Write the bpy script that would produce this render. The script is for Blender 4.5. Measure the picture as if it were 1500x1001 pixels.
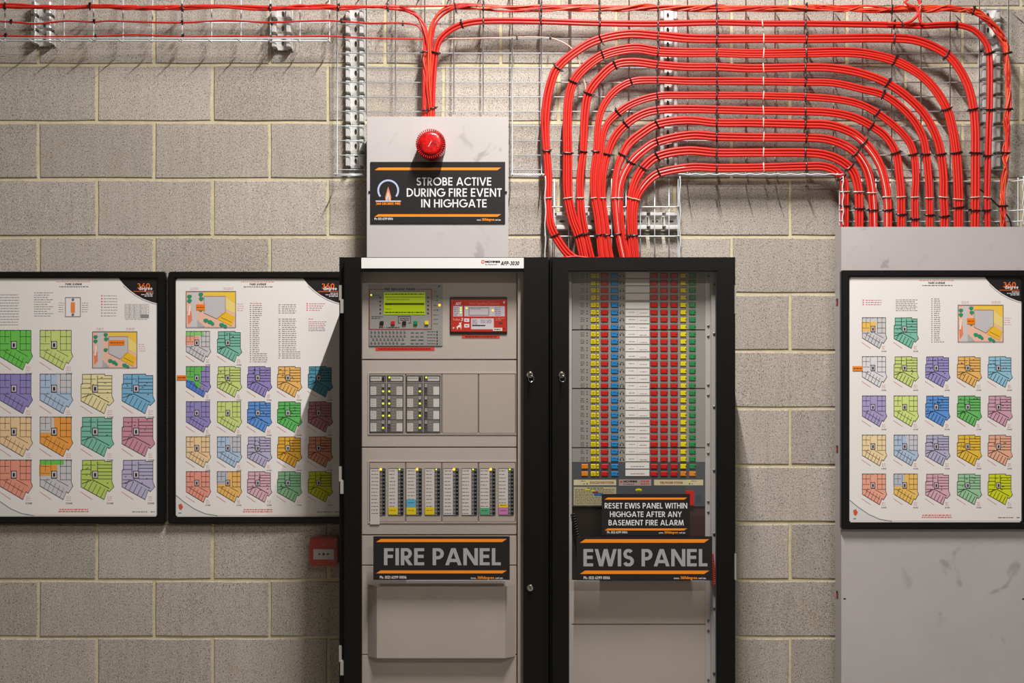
import bpy, bmesh, math, random
from mathutils import Vector
random.seed(7)
PI = math.pi
SC = bpy.context.scene
COL = SC.collection
for o in list(bpy.data.objects): bpy.data.objects.remove(o)

# ---------------------------------------------------------------- camera, world, lights, exposure
CAMD, CAMZ, FPX = 3.5, 1.6, 1470.0
cam = bpy.data.cameras.new('camera'); cam.sensor_width = 36.0; cam.lens = FPX/1500*36.0
cam.clip_start = .05; cam.clip_end = 60
co = bpy.data.objects.new('camera', cam); COL.objects.link(co)
co.location = (0, -CAMD, CAMZ); co.rotation_euler = (PI/2, 0, 0); SC.camera = co
w = bpy.data.worlds.new('world'); SC.world = w; w.use_nodes = True
w.node_tree.nodes['Background'].inputs[0].default_value = (1.0, .94, .87, 1)
w.node_tree.nodes['Background'].inputs[1].default_value = .09
def area(name, loc, rot, sx, sy, power, color=(1, .97, .92)):
    l = bpy.data.lights.new(name, 'AREA'); l.shape = 'RECTANGLE'; l.size = sx; l.size_y = sy
    l.energy = power; l.color = color
    o = bpy.data.objects.new(name, l); COL.objects.link(o); o.location = loc; o.rotation_euler = rot
    return o
# the strip light over the panels, its tube running out from the wall
area('strip_or_fill_light', (.28, -1.65, 4.05), (0, 0, 0), .025, .9, 164, (1, .97, .94))
# unseen fill light added behind the camera for more frontal light
area('strip_or_fill_light', (1.2, -4.6, 3.9), (math.radians(22), 0, 0), 1.2, .12, 50, (1, .95, .88))
vs = SC.view_settings; vs.view_transform = 'Standard'; vs.look = 'None'; vs.gamma = 1; vs.use_curve_mapping = False
vs.exposure = 0.0

# ---------------------------------------------------------------- helpers
def W(px, py, d):
    """a pixel of the 1500x1001 frame seen on the plane d metres in front of the wall"""
    s = FPX/(CAMD-d)
    return ((px-750)/s, -d, CAMZ+(500.5-py)/s)
def lin(c):
    return tuple((v/255/12.92 if v/255 <= .04045 else ((v/255+.055)/1.055)**2.4) for v in c)
WL = {}
def tag(o, label=None, cat=None, group=None, kind=None):
    if label: o['label'] = label
    if cat: o['category'] = cat
    if group: o['group'] = group
    if kind: o['kind'] = kind
    return o
def empty(name, loc, label, cat, group=None):
    o = bpy.data.objects.new(name, None); COL.objects.link(o); o.location = loc
    o.empty_display_size = .05
    WL[o.name] = Vector(loc); return tag(o, label, cat, group)
def link(name, me, loc, parent=None, label=None):
    o = bpy.data.objects.new(name, me); COL.objects.link(o)
    loc = Vector(loc); WL[o.name] = loc
    if parent: o.parent = parent; o.location = loc-WL[parent.name]
    else: o.location = loc
    if label: o['label'] = label
    return o

class MB:
    def __init__(s): s.v = []; s.f = []; s.c = []
    def add(s, vs, fs, col=None):
        b = len(s.v); s.v += [tuple(v) for v in vs]; s.f += [tuple(b+i for i in f) for f in fs]
        s.c += [col]*len(fs); return s
    def wbox(s, a, b, col=None):
        (x0, y0, z0), (x1, y1, z1) = a, b
        vs = [(x, y, z) for x in (x0, x1) for y in (y0, y1) for z in (z0, z1)]
        return s.add(vs, [(0, 1, 3, 2), (4, 6, 7, 5), (0, 4, 5, 1), (2, 3, 7, 6), (0, 2, 6, 4), (1, 5, 7, 3)], col)
    def box(s, x0, y0, x1, y1, da, db, col=None):
        """pixel rectangle measured on its front face (depth db), reaching back to depth da"""
        p, q = W(x0, y1, db), W(x1, y0, db)
        return s.wbox((p[0], -db, p[2]), (q[0], -da, q[2]), col)
    def ring(s, o, h, da, db, col=None):
        def r(q, d):
            return [(W(x, y, db)[0], -d, W(x, y, db)[2]) for x, y in ((q[0], q[1]), (q[2], q[1]), (q[2], q[3]), (q[0], q[3]))]
        vs = r(o, db)+r(h, db)+r(o, da)+r(h, da); fs = []
        for i in range(4):
            j = (i+1) % 4
            fs += [(i, j, 4+j, 4+i), (8+i, 12+i, 12+j, 8+j), (i, 8+i, 8+j, j), (4+i, 4+j, 12+j, 12+i)]
        return s.add(vs, fs, col)
    def tube(s, pts, r, n=8, col=None, closed=False, flat=1.0):
        pts = [Vector(p) for p in pts]; m = len(pts); vs = []
        up = Vector((0, -1, 0)); fr = None
        for i, p in enumerate(pts):
            a = pts[(i-1) % m] if (closed or i) else p
            b = pts[(i+1) % m] if (closed or i < m-1) else p
            t = (b-a).normalized() if (b-a).length > 1e-9 else Vector((0, 0, 1))
            if fr is None:
                u = up if abs(t.dot(up)) < .9 else Vector((1, 0, 0))
            else: u = fr
            e = (u-t*u.dot(t)).normalized(); fr = e; g = t.cross(e)
            rr = r[i] if isinstance(r, (list, tuple)) else r
            for k in range(n):
                an = 2*PI*k/n
                vs.append(p+e*math.cos(an)*rr*flat+g*math.sin(an)*rr)
        fs = []
        for i in range(m if closed else m-1):
            j = (i+1) % m
            for k in range(n):
                l = (k+1) % n
                fs.append((i*n+k, i*n+l, j*n+l, j*n+k))
        if not closed: fs += [tuple(range(n))[::-1], tuple((m-1)*n+k for k in range(n))]
        return s.add(vs, fs, col)
    def lathe(s, cx, cy, d0, prof, n=24, col=None):
        """profile of (radius m, depth offset m) spun round an axis pointing out of the wall"""
        c = W(cx, cy, d0); vs = []; fs = []
        for r, dd in prof:
            for k in range(n):
                a = 2*PI*k/n; vs.append((c[0]+r*math.cos(a), -d0-dd, c[2]+r*math.sin(a)))
        for i in range(len(prof)-1):
            for k in range(n):
                l = (k+1) % n; fs.append((i*n+k, i*n+l, (i+1)*n+l, (i+1)*n+k))
        fs += [tuple(range(n)), tuple((len(prof)-1)*n+k for k in range(n))]
        return s.add(vs, fs, col)
    def build(s, name, mat, parent=None, label=None, bevel=0, smooth=False, org=None, kind=None):
        V = [Vector(v) for v in s.v]
        if org is None:
            lo = Vector([min(v[i] for v in V) for i in range(3)]); hi = Vector([max(v[i] for v in V) for i in range(3)])
            org = (lo+hi)/2
        org = Vector(org)
        me = bpy.data.meshes.new(name); me.from_pydata([v-org for v in V], [], s.f)
        if any(c is not None for c in s.c):
            at = me.color_attributes.new('Col', 'FLOAT_COLOR', 'CORNER'); i = 0
            for fi, p in enumerate(me.polygons):
                c = lin(s.c[fi])+(1,)
                for k in p.loop_indices: at.data[k].color = c
        if not isinstance(s, Print) or bevel:
            bm = bmesh.new(); bm.from_mesh(me)
            bmesh.ops.recalc_face_normals(bm, faces=bm.faces)
            if bevel:
                bmesh.ops.bevel(bm, geom=[e for e in bm.edges if len(e.link_faces) == 2 and e.calc_face_angle(0) > .6],
                                offset=bevel, segments=2, affect='EDGES', clamp_overlap=True)
            bm.to_mesh(me); bm.free()
        me.materials.append(mat)
        if smooth:
            for p in me.polygons: p.use_smooth = True
        o = link(name, me, org, parent, label)
        if kind: o['kind'] = kind
        return o

# ---- a geometric sans stroke alphabet (cap height 1); every glyph is (width, strokes)
def arc(cx, cy, rx, ry, a0, a1, n=10):
    return [(cx+rx*math.cos(math.radians(a0+(a1-a0)*i/n)), cy+ry*math.sin(math.radians(a0+(a1-a0)*i/n))) for i in range(n+1)]
h = .08
G = {
 'A': (.86, [[(.045, -.12), (.452, 1.12)], [(.408, 1.12), (.815, -.12)], [(.2, .28), (.66, .28)]]),
 'B': (.6, [[(h, 0), (h, 1)], [(h, .92)]+arc(.28, .715, .2, .205, 90, -90)+[(h, .51)], [(h, .51)]+arc(.3, .295, .23, .215, 90, -90)+[(h, h)]]),
 'C': (.82, [arc(.5, .5, .43, .43, 45, 315, 16)]),
 'D': (.76, [[(h, 0), (h, 1)], [(h, .92)]+arc(.26, .5, .42, .42, 90, -90, 12)+[(h, h)]]),
 'E': (.54, [[(h, 0), (h, 1)], [(h, .92), (.53, .92)], [(h, .52), (.5, .52)], [(h, h), (.53, h)]]),
 'F': (.5, [[(h, 0), (h, 1)], [(h, .92), (.5, .92)], [(h, .52), (.47, .52)]]),
 'G': (.94, [arc(.5, .5, .43, .43, 45, 360, 18)+[(.55, .5)]]),
 'H': (.7, [[(h, 0), (h, 1)], [(.62, 0), (.62, 1)], [(h, .53), (.62, .53)]]),
 'I': (.17, [[(h, 0), (h, 1)]]),
 'J': (.4, [[(.32, 1)]+arc(.16, .22, .16, .16, 0, -150, 6)]),
 'K': (.66, [[(h, 0), (h, 1)], [(.66, 1.08), (.12, .46)], [(.18, .6), (.68, -.08)]]),
 'L': (.46, [[(h, 0), (h, 1)], [(h, h), (.47, h)]]),
 'M': (.94, [[(.05, -.1), (.19, 1.05)], [(.15, 1.1), (.49, -.0)], [(.45, -.0), (.79, 1.1)], [(.75, 1.05), (.89, -.1)]]),
 'N': (.76, [[(h, 0), (h, 1)], [(.03, 1.08), (.73, -.08)], [(.68, 0), (.68, 1)]]),
 'O': (1.0, [arc(.5, .5, .43, .43, 0, 360, 22)]),
 'P': (.56, [[(h, 0), (h, 1)], [(h, .92)]+arc(.26, .68, .24, .24, 90, -90)+[(h, .44)]]),
 'Q': (1.0, [arc(.5, .5, .43, .43, 0, 360, 22), [(.55, .3), (.9, 0)]]),
 'R': (.6, [[(h, 0), (h, 1)], [(h, .92)]+arc(.26, .69, .23, .23, 90, -90)+[(h, .46)], [(.2, .5), (.56, -.06)]]),
 'S': (.58, [arc(.29, .715, .19, .205, 30, 250, 10)+arc(.29, .29, .215, .215, 75, -160, 10)]),
 'T': (.54, [[(.27, 0), (.27, 1)], [(0, .92), (.54, .92)]]),
 'U': (.7, [[(h, 1), (h, .36)]+arc(.35, .35, .27, .27, 180, 360)+[(.62, 1)]]),
 'V': (.8, [[(.03, 1.1), (.42, -.1)], [(.38, -.1), (.77, 1.1)]]),
 'W': (1.14, [[(.02, 1.12), (.335, -.12)], [(.295, -.12), (.59, 1.12)], [(.55, 1.12), (.845, -.12)], [(.805, -.12), (1.12, 1.12)]]),
 'X': (.7, [[(.0, -.1), (.7, 1.1)], [(.0, 1.1), (.7, -.1)]]),
 'Y': (.72, [[(.0, 1.12), (.38, .42)], [(.34, .42), (.72, 1.12)], [(.36, .5), (.36, 0)]]),
 'Z': (.6, [[(.03, .92), (.5, .92), (.08, h), (.58, h)]]),
 '0': (.6, [arc(.3, .5, .22, .42, 0, 360, 16)]), '1': (.3, [[(.02, .9), (.2, .92), (.2, 0)]]),
 '2': (.58, [arc(.29, .7, .21, .22, 170, -30, 8)+[(.08, h), (.54, h)]]),
 '3': (.56, [arc(.27, .71, .18, .2, 150, -80, 8), arc(.27, .3, .21, .22, 85, -150, 9)]),
 '4': (.6, [[(.44, 0), (.44, .95), (.06, .25), (.58, .25)]]),
 '5': (.56, [[(.5, .92), (.17, .92), (.1, .55)]+arc(.27, .33, .22, .25, 110, -150, 9)]),
 '6': (.58, [[(.42, 1), (.13, .5)], arc(.3, .3, .22, .22, 0, 360, 14)]),
 '7': (.56, [[(.03, .92), (.5, .92), (.16, 0)]]),
 '8': (.58, [arc(.29, .72, .18, .19, 0, 360, 12), arc(.29, .3, .21, .22, 0, 360, 12)]),
 '9': (.58, [[(.18, 0), (.47, .5)], arc(.3, .7, .22, .22, 0, 360, 14)]),
 '(': (.28, [arc(.45, .45, .34, .62, 120, 240, 6)]), ')': (.28, [arc(-.15, .45, .34, .62, 60, -60, 6)]),
 ':': (.2, [[(.08, 0), (.08, .15)], [(.08, .45), (.08, .6)]]), '.': (.2, [[(.08, 0), (.08, .15)]]),
 '-': (.36, [[(.04, .4), (.32, .4)]]),
 'a': (.6, [arc(.28, .31, .22, .25, 0, 360, 12), [(.52, 0), (.52, .62)]]), 'b': (.6, [[(h, 0), (h, 1)], arc(.32, .31, .22, .25, 0, 360, 12)]),
 'd': (.6, [arc(.28, .31, .22, .25, 0, 360, 12), [(.52, 0), (.52, 1)]]),
 'e': (.58, [[(.08, .32), (.5, .32)]+arc(.29, .31, .22, .25, 0, 310, 12)]),
 'g': (.6, [arc(.28, .31, .22, .25, 0, 360, 12), [(.52, .62)]+arc(.3, -.1, .22, .16, 0, -140, 6)]),
 'h': (.56, [[(h, 0), (h, 1)], [(h, .38)]+arc(.28, .38, .19, .19, 180, 0, 6)+[(.47, 0)]]),
 'i': (.17, [[(h, 0), (h, .62)], [(h, .8), (h, .93)]]), 'l': (.17, [[(h, 0), (h, 1)]]),
 'n': (.56, [[(h, 0), (h, .62)], [(h, .38)]+arc(.28, .36, .19, .2, 180, 0, 6)+[(.47, 0)]]),
 'o': (.6, [arc(.3, .31, .22, .25, 0, 360, 12)]), 'r': (.36, [[(h, 0), (h, .62)], arc(.3, .32, .22, .24, 170, 90, 4)]),
 's': (.46, [arc(.23, .43, .14, .14, 30, 240, 6)+arc(.23, .19, .15, .14, 60, -150, 6)]),
 't': (.36, [[(.18, 0), (.18, .85)], [(.02, .58), (.34, .58)]]),
 'u': (.56, [[(h, .62), (h, .26)]+arc(.27, .26, .19, .2, 180, 360, 6)+[(.47, .62)], [(.47, .62), (.47, 0)]]),
 'w': (.82, [[(.04, .62), (.22, .06), (.41, .56), (.6, .06), (.78, .62)]]),
 'y': (.56, [[(.04, .62), (.28, .05)], [(.52, .62), (.2, -.25)]]),
 'x': (.5, [[(.04, 0), (.46, .62)], [(.04, .62), (.46, 0)]]), 'v': (.54, [[(.04, .62), (.27, .05), (.5, .62)]]),
 'm': (.9, [[(h, 0), (h, .62)], [(h, .38)]+arc(.26, .36, .17, .2, 180, 0, 6)+[(.43, 0)], [(.43, .38)]+arc(.62, .36, .18, .2, 180, 0, 6)+[(.8, 0)]]),
 'c': (.5, [arc(.3, .31, .22, .25, 50, 310, 10)]), 'p': (.6, [[(h, -.3), (h, .62)], arc(.32, .31, .22, .25, 0, 360, 12)]),
}
def clip01(q):
    for sgn, lim in ((1, 0), (-1, -1)):
        out = []
        for i in range(len(q)):
            a, b = q[i-1], q[i]; da, db = a[1]*sgn-lim, b[1]*sgn-lim
            if (da < 0) != (db < 0): t = da/(da-db); out.append((a[0]+(b[0]-a[0])*t, a[1]+(b[1]-a[1])*t))
            if db >= 0: out.append(b)
        q = out
        if len(q) < 3: return []
    return q
def stroke_quads(pl, t):
    """thick polyline with mitred joints as quads"""
    m = len(pl); closed = m > 3 and abs(pl[0][0]-pl[-1][0])+abs(pl[0][1]-pl[-1][1]) < 1e-6
    L = []; R = []
    for i, (x, y) in enumerate(pl):
        a = pl[i-1] if i else (pl[-2] if closed else None)
        b = pl[i+1] if i < m-1 else (pl[1] if closed else None)
        def nrm(p, q):
            dx, dy = q[0]-p[0], q[1]-p[1]; l = math.hypot(dx, dy) or 1e-9; return (-dy/l, dx/l)
        n1 = nrm(a, (x, y)) if a else None; n2 = nrm((x, y), b) if b else None
        if n1 and n2:
            nx, ny = n1[0]+n2[0], n1[1]+n2[1]; l = math.hypot(nx, ny) or 1e-9; nx /= l; ny /= l
            k = 1/max(.5, nx*n1[0]+ny*n1[1])
        else: nx, ny = n1 or n2; k = 1
        L.append((x+nx*k*t/2, y+ny*k*t/2)); R.append((x-nx*k*t/2, y-ny*k*t/2))
    return [[L[i], L[i+1], R[i+1], R[i]] for i in range(m-1)]

class Print(MB):
    """flat print: coloured polygons laid in pixel coordinates on a plane, layers 0.25 mm apart"""
    def __init__(s, d): super().__init__(); s.d = d
    def poly(s, pts, col, layer=1):
        d = s.d+layer*.00025
        s.add([W(x, y, s.d)[:1]+(-d,)+W(x, y, s.d)[2:] for x, y in pts], [tuple(range(len(pts)))], col)
    def rect(s, x0, y0, x1, y1, col, layer=1): s.poly([(x0, y0), (x1, y0), (x1, y1), (x0, y1)], col, layer)
    def line(s, pts, t, col, layer=2):
        for qi, q in enumerate(stroke_quads(pts, t)): s.poly(q, col, layer+.03*(qi % 2))
    def disc(s, cx, cy, r, col, layer=1, n=14, ry=None):
        s.poly([(cx+r*math.cos(2*PI*k/n), cy+(ry or r)*math.sin(2*PI*k/n)) for k in range(n)], col, layer)
    def text(s, st, x0, x1, yt, yb, col, t=.16, layer=2, shear=0):
        w_ = 0; gs = []
        for ch in st:
            if ch == ' ': w_ += .34; continue
            g = G.get(ch) or G.get(ch.upper()); gs.append((w_, g+(ch.isupper(),))); w_ += g[0]+.12
        w_ -= .12; sx = (x1-x0)/w_; sy = yb-yt
        for off, (gw, sts, up) in gs:
            for si, pl in enumerate(sts):
                for qi, q in enumerate(stroke_quads(pl, t)):
                    if up: q = clip01(q)
                    if q: s.poly([(x0+(off+px)*sx+py*shear*sy, yb-py*sy) for px, py in q], col, layer+.12*si+.03*(qi % 2))
    def greek(s, x0, x1, y, t, col, layer=2, seed=0):
        """words too small to read: a row of short bars"""
        r = random.Random(seed*7919+int(x0*13+y*31)); x = x0
        while x < x1-1:
            l = min(r.uniform(1.5, 5), x1-x); s.rect(x, y-t/2, x+l, y+t/2, col, layer); x += l+.9

# ---------------------------------------------------------------- materials
def mat(name, col=(128, 128, 128), rough=.5, metal=0, spec=.5, noise=0, nscale=8, bump=0, bscale=200, emit=None, es=1, coat=0, attr=False, smudge=0):
    m = bpy.data.materials.new(name); m.use_nodes = True; nt = m.node_tree; b = nt.nodes['Principled BSDF']
    c = lin(col)+(1,)
    b.inputs['Base Color'].default_value = c; b.inputs['Roughness'].default_value = rough
    b.inputs['Metallic'].default_value = metal; b.inputs['Specular IOR Level'].default_value = spec
    b.inputs['Coat Weight'].default_value = coat; b.inputs['Coat Roughness'].default_value = .08
    if attr:
        a = nt.nodes.new('ShaderNodeVertexColor'); a.layer_name = 'Col'
        nt.links.new(a.outputs[0], b.inputs['Base Color'])
    geo = nt.nodes.new('ShaderNodeNewGeometry')
    if noise:
        n = nt.nodes.new('ShaderNodeTexNoise'); n.inputs['Scale'].default_value = nscale; n.inputs['Detail'].default_value = 5
        n.inputs['Roughness'].default_value = .65
        nt.links.new(geo.outputs['Position'], n.inputs['Vector'])
        r = nt.nodes.new('ShaderNodeMapRange'); r.inputs[1].default_value = .3; r.inputs[2].default_value = .7
        r.inputs[3].default_value = 1-noise; r.inputs[4].default_value = 1+noise*.6
        nt.links.new(n.outputs[0], r.inputs[0])
        x = nt.nodes.new('ShaderNodeVectorMath'); x.operation = 'SCALE'; x.inputs[0].default_value = c[:3]
        if attr: nt.links.new(a.outputs[0], x.inputs[0])
        nt.links.new(r.outputs[0], x.inputs['Scale']); nt.links.new(x.outputs[0], b.inputs['Base Color'])
    if smudge:      # finger marks and scuffs of their own shape
        src = b.inputs['Base Color'].links[0].from_socket
        n3 = nt.nodes.new('ShaderNodeTexNoise'); n3.inputs['Scale'].default_value = 11; n3.inputs['Detail'].default_value = 3; n3.inputs['Distortion'].default_value = .6
        n4 = nt.nodes.new('ShaderNodeTexNoise'); n4.inputs['Scale'].default_value = 2.1; n4.inputs['Detail'].default_value = 1
        for q_ in (n3, n4): nt.links.new(geo.outputs['Position'], q_.inputs['Vector'])
        r3 = nt.nodes.new('ShaderNodeMapRange'); r4 = nt.nodes.new('ShaderNodeMapRange')
        for r_, n_, v_ in ((r3, n3, (.60, .67, 0, smudge)), (r4, n4, (.48, .56, 0, 1))):
            for i_, x_ in enumerate(v_): r_.inputs[i_+1].default_value = x_
            nt.links.new(n_.outputs[0], r_.inputs[0])
        mm_ = nt.nodes.new('ShaderNodeMath'); mm_.operation = 'MULTIPLY'; nt.links.new(r3.outputs[0], mm_.inputs[0]); nt.links.new(r4.outputs[0], mm_.inputs[1])
        mx_ = nt.nodes.new('ShaderNodeMix'); mx_.data_type = 'RGBA'; nt.links.new(mm_.outputs[0], mx_.inputs[0]); nt.links.new(src, mx_.inputs[6])
        mx_.inputs[7].default_value = lin((110, 102, 98))+(1,); nt.links.new(mx_.outputs[2], b.inputs['Base Color'])
    if bump:
        n2 = nt.nodes.new('ShaderNodeTexNoise'); n2.inputs['Scale'].default_value = bscale
        nt.links.new(geo.outputs['Position'], n2.inputs['Vector'])
        bp = nt.nodes.new('ShaderNodeBump'); bp.inputs['Strength'].default_value = bump; bp.inputs['Distance'].default_value = .002
        nt.links.new(n2.outputs[0], bp.inputs['Height']); nt.links.new(bp.outputs[0], b.inputs['Normal'])
    if emit:
        b.inputs['Emission Color'].default_value = lin(emit)+(1,); b.inputs['Emission Strength'].default_value = es
    return m
def concrete(name, base, dark, light, stain):
    m = bpy.data.materials.new(name); m.use_nodes = True; nt = m.node_tree; b = nt.nodes['Principled BSDF']; N = nt.nodes.new; L = nt.links.new
    b.inputs['Roughness'].default_value = .95; b.inputs['Specular IOR Level'].default_value = .2
    geo = N('ShaderNodeNewGeometry'); oi = N('ShaderNodeObjectInfo')
    def noise(sc, det=3, rough=.6, sz=1):
        mp = N('ShaderNodeMapping'); mp.inputs['Scale'].default_value = (1, 1, sz); L(geo.outputs['Position'], mp.inputs[0])
        n = N('ShaderNodeTexNoise'); n.inputs['Scale'].default_value = sc; n.inputs['Detail'].default_value = det
        n.inputs['Roughness'].default_value = rough; L(mp.outputs[0], n.inputs['Vector']); return n.outputs[0]
    def rng(src, a, b_, c=0, d=1):
        r = N('ShaderNodeMapRange'); L(src, r.inputs[0])
        for i, v in enumerate((a, b_, c, d)): r.inputs[i+1].default_value = v
        return r.outputs[0]
    def mixc(f, c1, c2):
        x = N('ShaderNodeMix'); x.data_type = 'RGBA'
        L(f, x.inputs[0])
        for i, c in ((6, c1), (7, c2)):
            if isinstance(c, tuple): x.inputs[i].default_value = lin(c)+(1,)
            else: L(c, x.inputs[i])
        return x.outputs[2]
    grit = noise(235, 4, .8, .85); patch = noise(7, 5, .6); pores = noise(230, 2, .5, .8); st = noise(5.5, 4, .65); fine = noise(420, 2, .5)
    streak = noise(40, 3, .6, .12)
    c = mixc(rng(grit, .40, .62), dark, light)
    c = mixc(rng(patch, .35, .7, .0, .55), c, base)
    c = mixc(rng(fine, .56, .72, 0, .55), c, light)
    c = mixc(rng(st, .58, .74, 0, .38), c, stain)
    c = mixc(rng(pores, .41, .33, 0, .72), c, (52, 47, 42))
    mul = N('ShaderNodeMath'); mul.operation = 'MULTIPLY'
    L(rng(oi.outputs['Random'], 0, 1, .86, 1.1), mul.inputs[0]); L(rng(streak, .3, .7, .93, 1.07), mul.inputs[1])
    v = N('ShaderNodeVectorMath'); v.operation = 'SCALE'; L(c, v.inputs[0]); L(mul.outputs[0], v.inputs['Scale'])
    L(v.outputs[0], b.inputs['Base Color'])
    bp = N('ShaderNodeBump'); bp.inputs['Strength'].default_value = .4; bp.inputs['Distance'].default_value = .0025
    L(grit, bp.inputs['Height']); L(bp.outputs[0], b.inputs['Normal'])
    return m
def glassmat(name, tint=(1, 1, 1), gloss=1.0):
    m = bpy.data.materials.new(name); m.use_nodes = True; nt = m.node_tree; nt.nodes.remove(nt.nodes['Principled BSDF'])
    t = nt.nodes.new('ShaderNodeBsdfTransparent'); t.inputs[0].default_value = tint+(1,)
    g = nt.nodes.new('ShaderNodeBsdfGlossy'); g.inputs['Roughness'].default_value = .02
    f = nt.nodes.new('ShaderNodeFresnel'); f.inputs['IOR'].default_value = 1.58
    x = nt.nodes.new('ShaderNodeMixShader'); ge = nt.nodes.new('ShaderNodeNewGeometry'); mu = nt.nodes.new('ShaderNodeMath'); mu.operation = 'MULTIPLY_ADD'; mu.inputs[1].default_value = -1; mu.inputs[2].default_value = 1
    m2 = nt.nodes.new('ShaderNodeMath'); m2.operation = 'MULTIPLY'
    nt.links.new(ge.outputs['Backfacing'], mu.inputs[0]); nt.links.new(mu.outputs[0], m2.inputs[0]); nt.links.new(f.outputs[0], m2.inputs[1])
    nt.links.new(m2.outputs[0], x.inputs[0]); nt.links.new(t.outputs[0], x.inputs[1])
    nt.links.new(g.outputs[0], x.inputs[2]); nt.links.new(x.outputs[0], nt.nodes['Material Output'].inputs[0]); return m
M = dict(
 block=concrete('concrete_block', (181, 171, 160), (140, 130, 120), (206, 197, 186), (172, 156, 124)),
 mortar=mat('mortar', (206, 194, 160), .95, spec=.15, noise=.14, nscale=25, bump=.5, bscale=120),
 floor=mat('floor_concrete', (120, 115, 108), .7, noise=.15, nscale=4),
 added_wall=mat('added_wall_paint', (222, 214, 200), .8, noise=.04),
 ceil=mat('ceiling_paint', (170, 166, 158), .8, noise=.05),
 black=mat('black_powder_coat', (13, 11, 9), .42, spec=.3, noise=.15, nscale=6, bump=.12, bscale=900),
 blackframe=mat('black_frame_lacquer', (17, 16, 15), .33, noise=.2, nscale=10),
 grey=mat('grey_sheet_steel', (187, 181, 180), .5, spec=.4, noise=.05, nscale=5, smudge=.38),
 beige=mat('cabinet_grey_plate', (190, 178, 170), .48, spec=.4, noise=.035, nscale=4),
 beige2=mat('cabinet_grey_recess', (184, 171, 160), .5, spec=.4, noise=.03, nscale=4),
 mod=mat('module_grey', (152, 150, 146), .5, spec=.4, noise=.03, nscale=6),
 modd=mat('module_dark_grey', (82, 84, 88), .5, noise=.04),
 dark=mat('dark_recess', (44, 38, 34), .35, noise=.2, nscale=12),
 brown=mat('dark_brown_plate', (70, 48, 44), .4, noise=.1),
 galv=mat('galvanised_steel', (218, 217, 214), .36, metal=.4, noise=.12, nscale=40),
 wire=mat('galvanised_wire', (214, 220, 224), .36, metal=.15),
 chrome=mat('chrome', (220, 215, 205), .18, metal=1),
 hinge=mat('hinge_metal', (178, 172, 165), .45, metal=.3),
 red1=mat('cable_red', (204, 36, 27), .44, spec=.5, noise=.06, nscale=30),
 red2=mat('cable_bright_red', (216, 44, 32), .42, spec=.5, noise=.06, nscale=30),
 red3=mat('cable_orange_red', (222, 80, 44), .38, spec=.5, noise=.08, nscale=30),
 pink=mat('cable_pale_pink', (238, 178, 162), .4),
 white=mat('cable_white', (240, 228, 220), .4),
 bcable=mat('cable_black', (24, 22, 22), .4),
 tie=mat('cable_tie_black', (20, 18, 18), .4), tiew=mat('cable_tie_clear', (206, 188, 174), .35, metal=.1),
 printm=mat('print_matt', attr=True, rough=.5, spec=.35), signm=mat('sign_print', attr=True, rough=.42, spec=.4),
 sign=mat('sign_black', (33, 30, 31), .4, spec=.45, noise=.06),
 paper=mat('poster_paper', (236, 231, 228), .45, spec=.35),
 whitep=mat('white_plastic', (226, 224, 222), .4),
 redp=mat('red_plastic', (206, 30, 24), .35, coat=.3), redm=mat('red_painted_panel', (192, 48, 36), .4),
 callred=mat('call_point_red', (206, 58, 40), .35, coat=.4),
 screw=mat('screw_steel', (112, 104, 100), .4, metal=.5),
 strobe=mat('strobe_lens_red', (196, 6, 8), .3, coat=.35, noise=.6, nscale=60, bump=.4, bscale=260),
 orange=mat('button_orange', (232, 138, 30), .4),
 by=mat('button_yellow', (240, 220, 20), .4), br=mat('button_red', (206, 28, 24), .4), bb=mat('button_blue', (30, 136, 205), .4),
 bg=mat('button_green', (16, 140, 72), .4), bk=mat('button_black', (38, 32, 32), .4),
 lcd=mat('lcd_green', (160, 180, 20), .3, emit=(160, 182, 10), es=.35),
 ledg=mat('led_green', (190, 240, 60), .4, emit=(205, 245, 40), es=1.3), leda=mat('led_amber', (250, 180, 50), .4, emit=(255, 180, 40), es=1.8),
 glass=glassmat('door_glass', (.975, .975, .97)), clear=glassmat('clear_cover', (.95, .93, .93)),
)

# ---------------------------------------------------------------- room shell
CO, CX, RY, PH = 83.95, 169.2, 94.8, 142.0     # courses and block pitch in pixels on the wall plane
base = MB(); base.wbox((-3.2, .004, 0), (3.2, .2, 4.4))
wall = base.build('wall_back', M['mortar']); tag(wall, kind='structure')
s = MB(); s.wbox((-3.2, -6.5, -.1), (3.2, .2, 0)); tag(s.build('floor', M['floor']), kind='structure')
s = MB(); s.wbox((-3.2, -6.5, 4.4), (3.2, .2, 4.5)); tag(s.build('ceiling', M['ceil']), kind='structure')
s = MB(); s.wbox((-3.2, -6.7, 1.96), (3.2, -6.5, 4.4)); s.wbox((-3.2, -6.7, 0), (-1.6, -6.5, 1.96)); s.wbox((1.6, -6.7, 0), (3.2, -6.5, 1.96))  # unseen wall added behind the camera, pale above to reflect as haze in the glass
tag(s.build('added_wall_front', M['added_wall']), kind='structure')
s = MB(); s.wbox((-1.6, -6.66, 0), (-.005, -6.6, 1.96)); s.wbox((.005, -6.66, 0), (1.6, -6.6, 1.96)); tag(s.build('added_door_1', M['dark']), kind='structure')  # unseen dark doors added so the lower glass reflects no haze
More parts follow.
